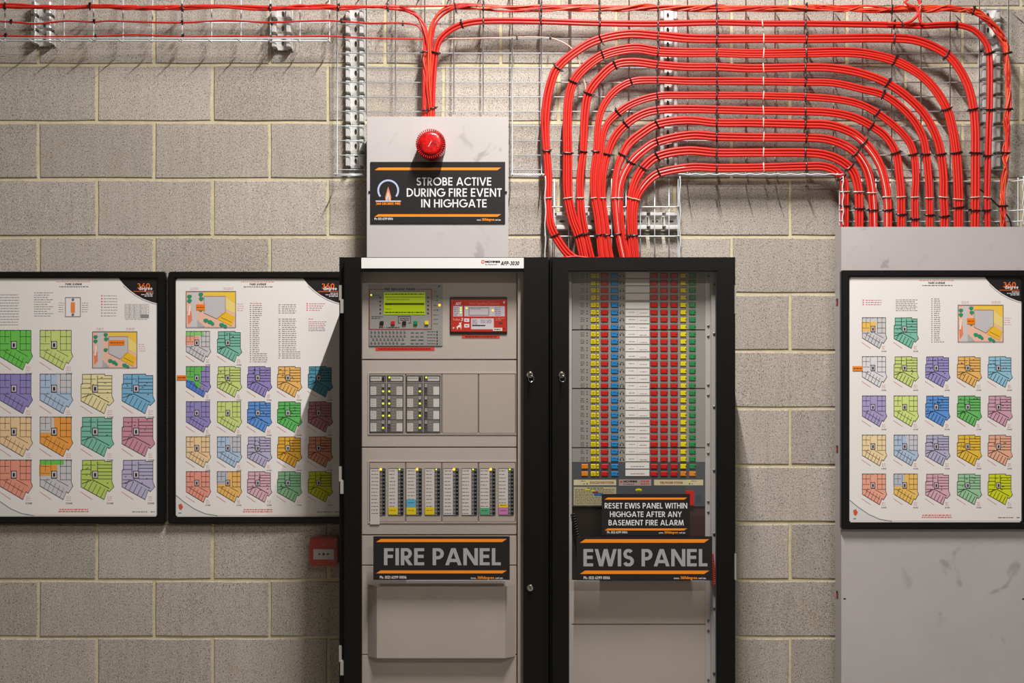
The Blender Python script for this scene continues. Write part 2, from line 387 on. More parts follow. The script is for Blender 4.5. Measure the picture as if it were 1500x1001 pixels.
def block_mesh(wd, ht, seed):
    r = random.Random(seed); n = [(-1, -1), (-.4, -1), (.35, -1), (1, -1), (1, .1), (1, 1), (.3, 1), (-.3, 1), (-1, 1), (-1, -.1)]
    b = MB(); o = []; f = []
    for x, z in n:
        jx, jz = r.uniform(-.0012, .0012), r.uniform(-.0014, .0014)
        o.append((x*wd/2+jx, .0022, z*ht/2+jz)); f.append(((x*wd/2+jx)-x*.0022, 0, (z*ht/2+jz)-z*.0022))
    bk = [(x, .02, z) for x, _, z in o]; k = len(n)
    b.add(f+o+bk, [tuple(range(k))[::-1]]+[(i, (i+1) % k, k+(i+1) % k, k+i) for i in range(k)]+[(k+i, k+(i+1) % k, 2*k+(i+1) % k, 2*k+i) for i in range(k)])
    me = bpy.data.meshes.new('concrete_block'); me.from_pydata(b.v, [], b.f)
    bm = bmesh.new(); bm.from_mesh(me); bmesh.ops.recalc_face_normals(bm, faces=bm.faces); bm.to_mesh(me); bm.free()
    me.materials.append(M['block']); return me
BW, BH = (CX-4.3)/420, (CO-4.4)/420
bms = [block_mesh(BW, BH, i) for i in range(6)]
for r_ in range(-21, 17):
    yc = RY+CO*(r_+.5); z = CAMZ+(500.5-yc)/420
    if z-BH/2 < -.02 or z > 4.35: continue
    ph = PH if r_ % 2 == 0 else PH-85.5
    for c in range(-5, 12):
        xc = ph+CX*(c-.5)
        X = (xc-750)/420
        if abs(X) > 2.75: continue
        link('concrete_block', random.choice(bms), (X, random.uniform(-.0007, .0007), z), wall)

# ---------------------------------------------------------------- wire mesh cable trays
TD = .045     # tray floor distance from the wall
WR = .0024
def tray(label, horiz, vert, flanges, group='wire mesh cable trays'):
    """horiz: (y, x0, x1) wires; vert: (x, y0, y1); flanges: list of wire point lists"""
    t = empty('wire_mesh_tray', W((horiz[0][1]+horiz[0][2])/2, max(a[0] for a in horiz), TD), label, 'cable tray', group)
    for y, x0, x1 in [q for y, x0, x1 in horiz for q in ([(y, x0, 535), (y, 747.5, x1)] if (y > 170 and x0 > 400) else [(y, x0, x1)])]:
        b = MB(); b.tube([W(x0, y, TD), W(x1, y, TD)], WR*.75, 6); b.build('lengthwise_wire', M['wire'], t, smooth=True)
    for x, y0, y1, ft, fb in vert:
        pts = [W(x, y0, TD+.004), W(x, y1, TD+.004)]
        X0, Y0, Z0 = pts[0]; X1, Y1, Z1 = pts[1]
        if ft: pts = [(X0, -TD-.05, Z0), (X0, -TD-.008, Z0)]+pts
        if fb: pts = pts+[(X1, -TD-.008, Z1), (X1, -TD-.05, Z1)]
        b = MB(); b.tube(pts, WR, 6); b.build('cross_wire', M['wire'], t, smooth=True)
    for f in flanges:
        b = MB(); b.tube(f, WR*.9, 6); b.build('rim_wire', M['wire'], t, smooth=True)
    return t
def rim(y, x0, x1, dd=.05, amp=0):
    """a rim wire along the flange of a horizontal tray whose floor edge is seen at y"""
    z = W(0, y, TD)[2]; a, b = W(x0, y, TD)[0], W(x1, y, TD)[0]; n = 60 if amp else 1
    return [(a+(b-a)*i/n, -TD-dd, z+amp*math.sin(i*1.27)) for i in range(n+1)]
tray('galvanised wire mesh tray arm running along the top left of the block wall',
     [(-10, -260, 484), (12, -260, 484), (33.3, -260, 484), (60.5, -260, 484)],
     [(7.5+43.2*k, -12, 62.5, 0, 1) for k in range(-6, 12)], [rim(62.5, -260, 484), rim(62.5, -260, 484, .022)])
vx = [494+42.75*k for k in range(24)]
hy = [14+21.35*k for k in range(12)]
vm = [(x, -2 if x > 900 else -30, 168 if 535 < x < 748 else 258 if (x < 800 or 990 < x < 1226) else 262, x > 0, ((x < 797 or 990 < x < 1226) and not 535 < x < 748)) for x in vx]
tray('large galvanised wire mesh tray behind the red cable arches, from left bracket to right edge',
     [(y, 492, 1478) for y in hy]+[(-6, 492, 1478)], vm, [rim(259, 492, 535), rim(259, 748, 797, amp=.0012), rim(259, 990, 1228, amp=.0014), rim(259, 990, 1228, .026), rim(259, 748, 797, .026), rim(259, 492, 535, .026)])
def leg(label, x0, x1, y0, y1, ys):
    t = empty('wire_mesh_tray', W((x0+x1)/2, y1, TD), label, 'cable tray', 'wire mesh cable trays')
    x = x0+14
    while x < x1-4:
        b = MB(); b.tube([W(x, y0, TD), W(x, y1, TD)], WR*.75, 6); b.build('lengthwise_wire', M['wire'], t, smooth=True); x += 21
    A, B_ = W(x0, 0, TD)[0], W(x1, 0, TD)[0]
    for y in ys:
        z = W(0, y, TD)[2]
        b = MB(); b.tube([(A, -TD-.055, z-.004), (A, -TD-.01, z), (A+.01, -TD-.004, z), (B_-.01, -TD-.004, z), (B_, -TD-.01, z), (B_, -TD-.055, z-.004)], WR, 6)
        b.build('cross_wire', M['wire'], t, smooth=True)
    for X in (A, B_):
        for dd in (.02, .055):
            z0, z1 = W(0, y0, TD)[2], W(0, y1, TD)[2]
            n = 40; b = MB(); b.tube([(X+(.0015*math.sin(i*.5) if dd > .03 else 0), -TD-dd, z0+(z1-z0)*i/n) for i in range(n+1)], WR*.9, 6)
            b.build('rim_wire', M['wire'], t, smooth=True)
leg('short drop of wire mesh tray above the right-hand black cabinet', 798, 992, 262, 392, (303.5, 346.5))
leg('short drop of wire mesh tray behind cables entering the tall grey cover', 1227, 1487, 262, 333, (266, 309, 325))

# ---------------------------------------------------------------- slotted strut channels
def strut_unit():
    """one pitch (50 mm) of the slotted web, slot cut out"""
    b = MB(); n = 16; w_, hh = .0155, .0252
    I = [(.0045*math.cos(2*PI*(k+.5)/n), .0105*math.sin(2*PI*(k+.5)/n)) for k in range(n)]
    O = []
    for x, z in I:
        s_ = min(w_/abs(x) if x else 99, hh/abs(z)); O.append((x*s_, z*s_))
    vs = [(x, 0, z) for x, z in O]+[(x, 0, z) for x, z in I]+[(x, .002, z) for x, z in I]
    b.add(vs, [(k, (k+1) % n, n+(k+1) % n, n+k) for k in range(n)]+[(n+k, n+(k+1) % n, 2*n+(k+1) % n, 2*n+k) for k in range(n)])
    return b
def strut(label, x, y0, y1, horizontal=False, pitch=21.35, phase=0, half=13.3):
    """channel fixed on the wall between two pixel positions, folded lips broken by notches"""
    c = (x, (y0+y1)/2) if not horizontal else ((y0+y1)/2, x)
    t = empty('strut_channel', W(c[0], c[1], 0), label, 'strut channel', 'galvanised strut channels')
    n = int((y1-y0)/pitch+.001); web = MB(); unit = strut_unit()
    hw = half/420
    for k in range(n):
        yc = y0+phase+pitch*(k+.5)
        X, _, Z = W(x, yc, 0) if not horizontal else W(yc, x, 0)
        for_v = [((X+vx_, -.012+vy, Z+vz) if not horizontal else (X+vz, -.012+vy, Z+vx_)) for vx_, vy, vz in unit.v]
        web.add(for_v, unit.f)
    # side walls of the channel
    for sgn in (-1, 1):
        a = y0+phase; b_ = y0+phase+pitch*n
        if not horizontal:
            X0, _, Z0 = W(x, a, 0); X1, _, Z1 = W(x, b_, 0)
            web.wbox((X0+sgn*hw*.50-.001, -.014, Z1), (X0+sgn*hw*.50+.001, -.001, Z0))
            web.wbox((X0+sgn*hw-.001, -.008, Z1), (X0+sgn*hw+.001, -.001, Z0))
        else:
            X0, _, Z0 = W(a, x, 0); X1, _, Z1 = W(b_, x, 0)
            web.wbox((X0, -.014, Z0+sgn*hw*.50-.001), (X1, -.001, Z0+sgn*hw*.50+.001))
            web.wbox((X0, -.008, Z0+sgn*hw-.001), (X1, -.001, Z0+sgn*hw+.001))
    web.build('slotted_web', M['galv'], t)
    lw, ll = hw*.5-.001, pitch*.76/420
    def lipmesh():
        b = MB(); a = lw/2; q = ll/2; e = .0045
        prof = [(-a, .026), (-a, -.009), (-a+e*.4, -.012), (a-e, -.012), (a, -.008), (a, .026)]
        if horizontal: vs = [(z, y, p) for z in (-q, q) for p, y in prof]
        else: vs = [(p, y, z) for z in (-q, q) for p, y in prof]
        m_ = len(prof); b.add(vs, [(i, i+1, m_+i+1, m_+i) for i in range(m_-1)]+[tuple(range(m_)), tuple(range(m_, 2*m_))])
        me = bpy.data.meshes.new('lip'); me.from_pydata(b.v, [], b.f)
        bm = bmesh.new(); bm.from_mesh(me); bmesh.ops.recalc_face_normals(bm, faces=bm.faces); bm.to_mesh(me); bm.free()
        me.materials.append(M['galv']); return me
    lm = lipmesh()
    for k in range(n):
        yc = y0+phase+pitch*(k+.5)
        X, _, Z = W(x, yc, 0) if not horizontal else W(yc, x, 0)
        for sgn in (-1, 1):
            loc = (X+sgn*hw*.75, -.0285, Z) if not horizontal else (X, -.0285, Z+sgn*hw*.75)
            link('lip', lm, loc, t)
    # fixing bolt at the far end
    bt = MB(); p = (x, y1-pitch*.9) if not horizontal else (y1-pitch*1.5, x)
    bt.lathe(p[0], p[1], .008, [(.006, 0), (.006, .004), (.003, .004), (.003, .009)], 6); bt.build('bolt', M['chrome'], t)
    return t
strut('short slotted wall bracket behind tray at the far top left', 67.5, 5.5, 69.8, half=14.5)
strut('short slotted wall bracket behind tray left of the mesh panel', 415.5, 11.5, 75.6, half=14)
strut('long upright slotted channel left of the strobe light box', 521.8, 13, 248)
strut('upright slotted channel half hidden behind the middle of the cable arches', 977.5, 14, 250)
strut('upright slotted channel at right end behind the outer vertical cables', 1445, 14, 250)
strut('horizontal slotted channel low behind cables above the right cabinet', 325, 812, 993, horizontal=True, pitch=22.6)

# ---------------------------------------------------------------- cables
def spline(keys, step=6.0):
    K = [tuple(k)+(1.0,)*(3-len(k)) for k in keys]; P = [K[0]]+K+[K[-1]]; out = []
    for i in range(1, len(P)-2):
        p0, p1, p2, p3 = P[i-1:i+3]; seg = math.hypot(p2[0]-p1[0], p2[1]-p1[1]); n = max(1, int(seg/step))
        # centripetal-like tangents scaled to the segment
        def tan(a, b, c):
            da = math.hypot(b[0]-a[0], b[1]-a[1]); db = math.hypot(c[0]-b[0], c[1]-b[1])
            if da+db < 1e-6: return (0, 0, 0)
            return tuple((c[j]-a[j])/(da+db)*seg for j in range(3))
        m1, m2 = tan(p0, p1, p2), tan(p1, p2, p3)
        for j in range(n):
            t = j/n; t2, t3 = t*t, t*t*t
            out.append(tuple((2*t3-3*t2+1)*p1[q]+(t3-2*t2+t)*m1[q]+(-2*t3+3*t2)*p2[q]+(t3-t2)*m2[q] for q in range(3)))
    out.append(K[-1]); return out
def frames(P):
    F = []
    for i, p in enumerate(P):
        a, b = P[max(0, i-2)], P[min(len(P)-1, i+2)]; dx, dy = b[0]-a[0], b[1]-a[1]; l = math.hypot(dx, dy) or 1
        F.append((-dy/l, dx/l, dx/l, dy/l))
    return F
CD = .080      # depth of cable bundles
def near(P, q): return min(range(len(P)), key=lambda i: (P[i][0]-q[0])**2+(P[i][1]-q[1])**2)
def bundle(label, keys, n, r, ties=(), silver=(), d=CD, twist=0, back=None, whites=(), mats=('red1', 'red2'), name='cable_bundle', seed=0, group=None, wob=.35):
    P = spline(keys); F = frames(P); rnd = random.Random(seed+len(label))
    R = r/430
    mid = P[len(P)//2]; t = empty(name, W(P[-1][0], P[-1][1], d), label, 'cable bundle' if n > 1 else 'cable', group)
    rows = []
    if twist:
        for k in range(n): rows.append(('t', k))
    else:
        for k in range(n): rows.append(('f', k))
        for k in range((n-1) if back is None else back): rows.append(('b', k))
    for kind, k in rows:
        pts = []; ph1, ph2 = rnd.uniform(0, 6.28), rnd.uniform(0, 6.28); am = rnd.uniform(.3, 1)*wob
        s_ = 0
        for i, (x, y, wsc) in enumerate(P):
            if i: s_ += math.hypot(x-P[i-1][0], y-P[i-1][1])
            nx, ny = F[i][0], F[i][1]
            if kind == 't':
                a = 2*PI*k/n+s_*twist*(1+.25*math.sin(s_*.013+k))+.5*math.sin(s_*.02+ph1); rr = r*(1.75 if n < 5 else 3.9)*wsc*(.75+.25*math.sin(s_*.03+ph2))*(1 if k < n-2 or n < 5 else .35)
                off = rr*math.cos(a); dd = rr*math.sin(a)/430*.8
            else:
                cnt = n if kind == 'f' else n-1
                off = (k-(cnt-1)/2)*2*r*wsc+am*math.sin(s_*.021+ph1)
                dd = (.45*R if kind == 'f' else -1.35*R)+(R*1.4*(1-min(wsc, 1))*(1 if k % 2 else -1))+am*.3*math.sin(s_*.017+ph2)/430
            pts.append(W(x+nx*off, y+ny*off, d+dd))
        b = MB(); b.tube(pts, R*(.97 if not twist else 1), 8); b.build('cable', M[mats[rnd.randrange(len(mats))]], t, smooth=True)
    for (off, key, f0, f1) in whites:
        b = MB(); b.tube([W(x+F[i][0]*off, y+F[i][1]*off, d+1.2*R*min(1, .1+6*min((i/len(P)-f0)/.5, (f1-i/len(P))/.5) if (f0 > 0 and f1 < 1) else (.1+12*((i/len(P)-f0) if f0 > 0 else (f1-i/len(P)))))) for i, (x, y, _) in enumerate(P) if f0*len(P) <= i < f1*len(P)], .5/430, 6)
        b.build('cable', M[key], t, 'thin white cable', smooth=True)
    for lst, mk in ((ties, 'tie'), (silver, 'tiew')):
        for q in lst:
            i = near(P, q); x, y, wsc = P[i]; nx, ny, tx, ty = F[i]
            if twist: hw, hd, cd = r*(2.7 if n < 5 else 4.9), r*3.4/430, d
            else: hw, hd, cd = n*r*wsc+1.0, 2.25*R+.001, d-.45*R
            if n == 1: hw, hd, cd = r+1, R+.002, d
            pts = []; sk = rnd.uniform(-.12, .12)
            for k in range(16):
                a = 2*PI*k/16; ca, sa = math.cos(a), math.sin(a)
                ex = math.copysign(abs(ca)**.75, ca)*hw; ez = math.copysign(abs(sa)**.75, sa)*hd
                pts.append(W(x+nx*ex+tx*ex*sk, y+ny*ex+ty*ex*sk, cd+ez))
            b = MB(); b.tube(pts, (1.15 if mk == 'tie' else .85)/430, 6, closed=True)
            if mk == 'tie':
                sg = rnd.choice((-1, 1)); e = hw*.9*sg
                c0 = Vector(W(x+nx*e+tx*e*sk, y+ny*e+ty*e*sk, cd+hd*.9)); s2 = 1.5/430
                b.wbox(c0-Vector((s2, s2, s2)), c0+Vector((s2, s2, s2)))
                e2 = (hw+rnd.uniform(1.5, 3.5))*sg
                b.tube([c0, W(x+nx*e2+tx*(e2*sk+1), y+ny*e2+ty*(e2*sk+1), cd+hd*1.3)], .7/430, 5)
            b.build('cable_tie', M[mk], t, smooth=False, label='clear cable tie' if mk == 'tiew' else None)
    return t
arches = {
 'A': dict(n=3, r=2.2, L=[(860, 388), (837, 376), (826, 365), (813, 345), (807, 332), (804, 312, .8), (803, 290, .75), (803, 257, .8), (800.5, 221, .75), (799, 196, .85), (799, 168), (805, 129), (817, 99), (852, 70), (880, 57), (921, 49.5), (964, 52), (1006, 56)],
      R=[(1050, 57), (1100, 57), (1181.5, 57), (1310.5, 56), (1348, 61), (1387, 80), (1405.6, 102), (1419, 129), (1426, 160), (1428.7, 190), (1429, 224), (1428.7, 289), (1427.7, 340)],
      t=[(883, 56), (817, 99), (964, 52), (1050, 57), (1182, 57), (1311, 56), (1387, 78), (1425, 161), (1429, 225), (1428, 306), (800, 221), (813, 345)], s=[(1117, 57), (803, 290), (1428, 290)],
      l='outermost of ten red cable arches, looping widest over the mesh'),
 'B': dict(n=4, r=1.75, L=[(858, 388), (854.5, 373), (848, 345), (839, 321), (832.5, 290, .9), (831.5, 268), (831.5, 224), (831, 182), (833, 145), (840, 120), (855, 101), (883, 81), (928, 71), (964, 75.5), (1006, 77)],
      R=[(1050, 77), (1100, 78.5), (1181.5, 77.4), (1236, 76.4), (1270, 79), (1310.5, 89), (1344.5, 107), (1368, 129), (1387, 160), (1395.4, 190), (1400.5, 224), (1403, 261), (1404, 292), (1404, 340)],
      t=[(883, 81), (840, 120), (964, 76), (831, 223), (845, 343), (1050, 77), (1182, 77), (1312, 89), (1387, 160), (1400, 227), (1404, 305)], s=[(1116, 78), (832, 290), (1404, 291)],
      l='red cable arch second from outside, directly under the outermost one'),
 'C': dict(n=3, r=2.1, L=[(868, 388), (864, 373), (857, 343), (852, 316), (850, 290, .85), (850, 257, .9), (854, 222, .8), (856.5, 168), (862, 137), (877.5, 115), (901, 95), (928, 91), (963, 95), (1006, 98)],
      R=[(1050, 98), (1100, 100), (1180, 99), (1219, 100), (1259.6, 107), (1300, 122), (1334, 146), (1358, 173), (1373, 204), (1378.4, 226), (1382, 261), (1382, 289), (1383.5, 317), (1382.5, 340)],
      t=[(902, 95), (862, 138), (854, 224), (858, 343), (964, 96), (1050, 98), (1180, 99), (1300, 121), (1378, 226), (1383, 317)], s=[(1117, 99), (850, 290), (1382, 289)],
      l='third red cable arch from the outside, between the second and fourth'),
 'D': dict(n=3, r=1.9, L=[(884, 388, .6), (880, 373, .6), (877, 344, .6), (874, 316, .65), (869.5, 290, .6), (869, 257, .75), (873, 222, .7), (876, 182, .8), (883, 157, .9), (900, 134), (925, 120), (963, 117.5), (1006, 119)],
      R=[(1050, 119), (1100, 119), (1180, 120.5), (1222, 122), (1263, 131), (1293.5, 139), (1321, 158), (1341, 180), (1353, 204), (1357, 226), (1360.4, 261), (1361.5, 290), (1361.5, 340)],
      t=[(924, 120), (873, 222), (877, 344), (964, 118), (1050, 119), (1180, 120), (1293, 139), (1357, 226), (1361, 312)], s=[(1117, 119), (869.5, 290), (1361, 290)],
      l='fourth red cable arch from the outside, left one of a merged trio'),
 'E': dict(n=3, r=1.85, L=[(891, 388, .6), (887, 373, .6), (883.5, 344, .6), (880, 316, .6), (876.5, 290, .55), (876, 257, .6), (881, 222, .6), (883, 201, .7), (889, 182, .8), (905.5, 165), (928, 151), (963, 141), (1006, 140)],
      R=[(1050, 140), (1100, 140), (1180, 142), (1229, 146), (1259.6, 153), (1285, 166), (1310.5, 185), (1331, 207), (1338.7, 226), (1341.8, 261), (1340.4, 289), (1341, 340)],
      t=[(905, 163), (964, 141), (1050, 140), (1180, 142), (1285, 165), (1338, 226), (1341, 320)], s=[(1117, 141), (1340, 290)],
      l='fifth red cable arch from the outside, middle one of a merged trio'),
 'F': dict(n=3, r=2.05, L=[(898, 388, .6), (894, 373, .6), (890, 344, .6), (886.5, 316, .6), (883.5, 290, .55), (884, 257, .65), (890, 226, .8), (900, 201), (917, 182), (939, 168), (963, 161.5), (1006, 160)],
      R=[(1050, 161), (1100, 162), (1180, 163), (1215.4, 164.7), (1249.4, 171.5), (1276.6, 185), (1297, 200), (1312, 224), (1317, 254.7), (1320, 288.6), (1320, 340)],
      t=[(917, 181), (891, 226), (890, 343), (964, 161), (1050, 161), (1180, 163), (1276, 184), (1313, 226), (1320, 313)], s=[(1117, 162), (883, 290), (1320, 286)], 
      l='sixth red cable arch from the outside, right one of a merged trio'),
 'G': dict(n=3, r=2.15, L=[(914, 388, .6), (911, 373, .6), (905, 343, .6), (902, 316, .6), (900, 290, .6), (901, 268, .6), (904.5, 246, .7), (912, 227, .85), (922, 210), (939, 196), (963, 182), (1006, 176.5)],
      R=[(1050, 180), (1100, 180), (1180, 181.7), (1215.4, 183.4), (1246, 193.5), (1266.4, 209), (1283.4, 231), (1293.5, 254.7), (1299.7, 288.6), (1301, 340)],
      t=[(912, 227), (906, 343), (964, 182), (1050, 180), (1181, 181), (1266, 206), (1301, 308)], s=[(1117, 180), (900, 290), (1299, 287)], w=[(1.8, 'white', 0, .30), (1.8, 'white', .74, 1)],
      l='seventh red cable arch from the outside, with one white line showing'),
 'H': dict(n=3, r=2.15, L=[(920, 388, .6), (918, 373, .6), (912, 343, .6), (909.5, 316, .6), (908, 290, .6), (909.5, 272, .7), (914, 257, .8), (924.5, 238), (942, 221), (963, 208), (1012, 198)],
      R=[(1050, 200), (1100, 201), (1181.5, 202), (1212, 204.4), (1239, 214), (1258, 229), (1271.5, 253), (1278, 288.6), (1280, 340)],
      t=[(925, 237), (964, 208), (1050, 200), (1182, 202), (1256, 225), (1280, 307)], s=[(1117, 201), (908, 290), (1278, 285)], w=[(-1.8, 'white', .08, .34), (-1.8, 'white', .74, 1)],
      l='third red cable arch counting up from the innermost one'),
 'I': dict(n=3, r=2.2, L=[(930, 388, .7), (927, 373, .7), (924, 345, .7), (922.6, 316, .7), (923.5, 290, .7), (926, 279, .75), (931.5, 263.5, .85), (942, 246), (963, 229), (1006, 221)],
      R=[(1050, 224), (1100, 224), (1180, 224), (1208.7, 226.8), (1232.4, 236), (1249.4, 251), (1257, 275), (1258.6, 305.6), (1258.6, 340)],
      t=[(963, 229), (941, 246), (925, 344), (1050, 224), (1181, 224), (1247, 246), (1258, 306)], s=[(1117, 224), (924, 290), (1257, 284)],
      l='second innermost red cable arch, just above the lowest one'),
 'J': dict(n=3, r=2.1, L=[(935, 388, .6), (932.5, 373, .6), (930, 345, .6), (929.5, 316, .6), (932.5, 292, .7), (940, 277, .85), (951, 263.5), (965.6, 253.6), (1012, 245)],
      R=[(1050, 246), (1100, 246), (1181.5, 244), (1205, 244), (1224, 250.6), (1236, 266), (1237.5, 288.6), (1237.5, 340)],
      t=[(965, 254), (931, 344), (1050, 246), (1181, 244), (1236, 262), (1237.5, 301)], s=[(1117, 246), (932, 291), (1237.5, 282)], w=[(-1.0, 'white', .1, .4)],
      l='innermost and lowest red cable arch, running just over the tray rim'),
}
for k_, a in arches.items():
    bundle(a['l'], a['L']+a['R'], a['n'], a['r'], a['t'], a['s'], whites=a.get('w', ()), seed=ord(k_), group='red cable arches')
bundle('pair of red cables running flat above the arches, then dropping near right edge',
       [(634, 182, .8), (633, 165, .9), (634, 120), (638, 77), (643, 60), (657, 45.6), (676.6, 36), (708, 31), (780, 31), (879, 34), (964, 34.7), (1050, 33), (1117, 34.5), (1180, 34.6), (1310, 36.7), (1351, 38), (1402, 37), (1426, 44), (1443, 61), (1449, 78), (1450, 136), (1448, 204), (1446, 289), (1447, 340)],
       2, 2.4, [(708, 31), (676, 36), (637, 77), (634, 160), (793, 33), (879, 34), (964, 35), (1050, 34), (1181, 34), (1311, 36), (1403, 36), (1449, 78), (1449, 162), (1448, 227), (1446, 308)], [(1118, 34.5), (1446, 290)], back=1)
bundle('twisted bundle of thin red cables along the very top and down the right edge',
       [(630, 182, .8), (629.5, 165, .8), (628, 130, .8), (630, 76, .8), (632, 45, .8), (637, 30, .8), (648, 18), (667, 11), (708, 10.5), (756, 12.5), (793, 12), (879, 12), (964, 11), (1050, 12), (1181, 12), (1307, 13.5), (1405, 13), (1426, 16), (1453, 34), (1470, 61), (1475, 78), (1476, 136), (1476, 160), (1473.5, 224), (1469.5, 289), (1468, 340)],
       10, 1.25, [(665, 11), (708, 11), (793, 12), (879, 11), (964, 12), (1050, 12), (1182, 11), (1308, 14), (1426, 15), (1475, 74), (1476, 158), (1473, 223), (1469, 304)], twist=.022, mats=('red2', 'red3', 'red1'), d=.082)
bundle('thickest red cable run along the top left tray, turning down behind strobe box',
       [(-240, 9), (-5, 8), (55, 10), (100, 11.5), (138, 9.5), (200, 11), (267, 11), (330, 10), (396, 12), (430, 11), (480, 9.5), (496, 11.5), (540, 9), (575, 11), (600, 15), (614, 24), (621, 40), (623.5, 60), (623.5, 76), (622.5, 100), (622, 135), (623.5, 182)],
       4, 1.7, [(7, 9), (132, 12), (267, 11), (396, 13), (496, 12), (570, 11), (623, 76), (622.5, 160)], twist=.03, mats=('red1', 'red2'), d=.076)
bundle('thin black cable hugging the left cable drop above the strobe box',
       [(596, 16.5), (614, 26), (623, 42), (626.5, 60), (627, 90), (627, 182)], 1, .9, mats=('bcable',), name='cable', d=.073)
bundle('single thin red cable on top right of the loose run, level over the cable drops',
       [(585, 10), (610, 9.5), (640, 9), (668, 8), (700, 9)], 1, 1.2, name='cable', d=.088)
bundle('single red cable along middle of the left tray',
       [(-240, 32), (-5, 31.5), (16, 32.5), (55, 35), (95, 31), (138, 32), (160, 30.5), (190, 31.5), (267, 33.5), (330, 30.5), (398, 33), (440, 31), (480, 30), (500, 31), (540, 34), (590, 34), (612, 38), (619, 47), (620.5, 62), (620, 90), (619.5, 182)],
       1, 1.35, [(14, 32), (139, 32), (267, 33), (398, 33), (500, 32), (592, 33)], name='cable', d=.074)
bundle('single red cable lowest on the left tray, ending at the cable drop',
       [(-240, 53), (-5, 52.5), (60, 53.5), (140, 53), (200, 51), (268, 54), (340, 53), (397, 54), (480, 53), (540, 56), (590, 57), (619, 57.5)],
       1, 1.25, [(11, 52), (140, 53), (268, 54), (397, 54), (506, 55)], name='cable', d=.070)
bundle('thin pale pink cable from the drop to the third arch',
       [(648, 62), (655, 57.5), (680, 56.5), (757, 54.5), (800, 55), (812, 57), (828, 64), (838, 72), (845, 83), (850, 97), (855, 117), (858, 131), (856, 150), (851, 180), (850.5, 222), (848, 260), (845, 288)],
       1, 1.0, [(757, 56), (803, 57)], name='cable', mats=('pink',), d=.068)
bundle('red cable looping up and over itself at the top right',
       [(1300, 33.5), (1322, 35), (1337, 30), (1346, 19), (1349, 7), (1344, -3), (1333, -4), (1325, 3), (1331, 8), (1341, 10), (1346, 21), (1350, 34.5), (1370, 34), (1402, 33)],
       1, 2.1, [(1322, 35)], [(1348, 9)], name='cable_loop', d=.098)
bundle('thin black cable curving down behind the outermost right cable bundle',
       [(1415, 268), (1428, 272), (1450, 290), (1465, 305), (1478, 320), (1484, 345)], 1, 1.1, name='cable', mats=('bcable',), d=.062)
bundle('red cable lying crosswise on top of the right cabinet', [(825, 377.5), (845, 376), (866, 378.5), (880, 377.5)], 1, 1.3, name='cable', d=.15)

# ---------------------------------------------------------------- strobe box, strobe, signs
e = empty('conduit_cover', W(641, 376, 0), 'plain grey metal box behind the red strobe, standing on the left cabinet', 'metal box')
b = MB(); b.ring((537.5, 171, 744.5, 384), (541, 175, 741, 380), .002, .150); b.build('side_wall', M['grey'], e)
b = MB(); b.box(537.3, 170.8, 744.7, 384, .150, .153); b.build('front_plate', M['grey'], e, bevel=.001)
b = MB()
b.box(621, 0, 631, 3, 0, 0)
def sign(name, label, box, d, bars, texts, ph, www, logo=None, screws=()):
    e = empty(name, W((box[0]+box[2])/2, box[3], d), label, 'sign')
    b = MB(); b.box(*box, d, d+.003); b.build('board', M['sign'], e, bevel=.0006)
    p = Print(d+.003); og, wh, gr = (244, 140, 32), (226, 224, 224), (160, 160, 162)
    for x0, x1, y0, y1 in bars:
        k = (y1-y0)*1.5; p.poly([(x0+k, y0), (x1, y0), (x1-k, y1), (x0, y1)], og)
    p.build('orange_bars', M['signm'], e)
    p = Print(d+.003)
    for st, x0, x1, y0, y1, c, t in texts: p.text(st, x0, x1, y0, y1, wh if c == 'w' else gr, t)
    p.build('lettering', M['signm'], e)
    p = Print(d+.003)
    p.text('Ph: (02) 6299 0006', ph[0], ph[1], ph[2], ph[3], (225, 220, 218), .17)
    w_ = www[1]-www[0]; H_ = www[3]-www[2]
    p.build('phone_number', M['signm'], e); p = Print(d+.003)
    p.text('www.', www[0], www[0]+w_*.18, www[2]+H_*.15, www[3], (225, 220, 218), .17)
    p.text('360degree', www[0]+w_*.205, www[0]+w_*.73, www[2]-H_*.15, www[3], og, .22)
    p.text('.net.au', www[0]+w_*.755, www[1], www[2]+H_*.15, www[3], (225, 220, 218), .17)
    p.build('web_address', M['signm'], e)
    if logo:
        p = Print(d+.003); cx, cy, r = logo
        p.line([(cx+r*math.cos(math.radians(a)), cy-r*math.sin(math.radians(a))) for a in range(-38, 219, 8)], 2.6, (178, 186, 214))
        p.rect(cx-18.5, cy+15, cx+18.5, cy+16.6, (200, 205, 225))
        for s_, c in ((1, (214, 128, 98)), (.66, (238, 196, 170)), (.36, (150, 160, 200))):
            p.poly([(cx, cy+15-20.5*s_), (cx+2.6*s_, cy+15-12*s_), (cx+4.4*s_, cy+15-5*s_), (cx+4*s_, cy+15), (cx-4*s_, cy+15), (cx-4.4*s_, cy+15-5*s_), (cx-2.6*s_, cy+15-12*s_)], c, 2+(s_ < 1)+(s_ < .5))
        p.text('360 DEGREE FIRE', cx-18, cx+18, cy+17.6, cy+21.2, og, .2)
        p.build('emblem', M['signm'], e)
    for x, y in screws:
        b = MB(); b.lathe(x, y, d, [(.0035, 0), (.0035, .004), (.002, .0048)], 10); b.build('screw', M['bk'], e)
    return e
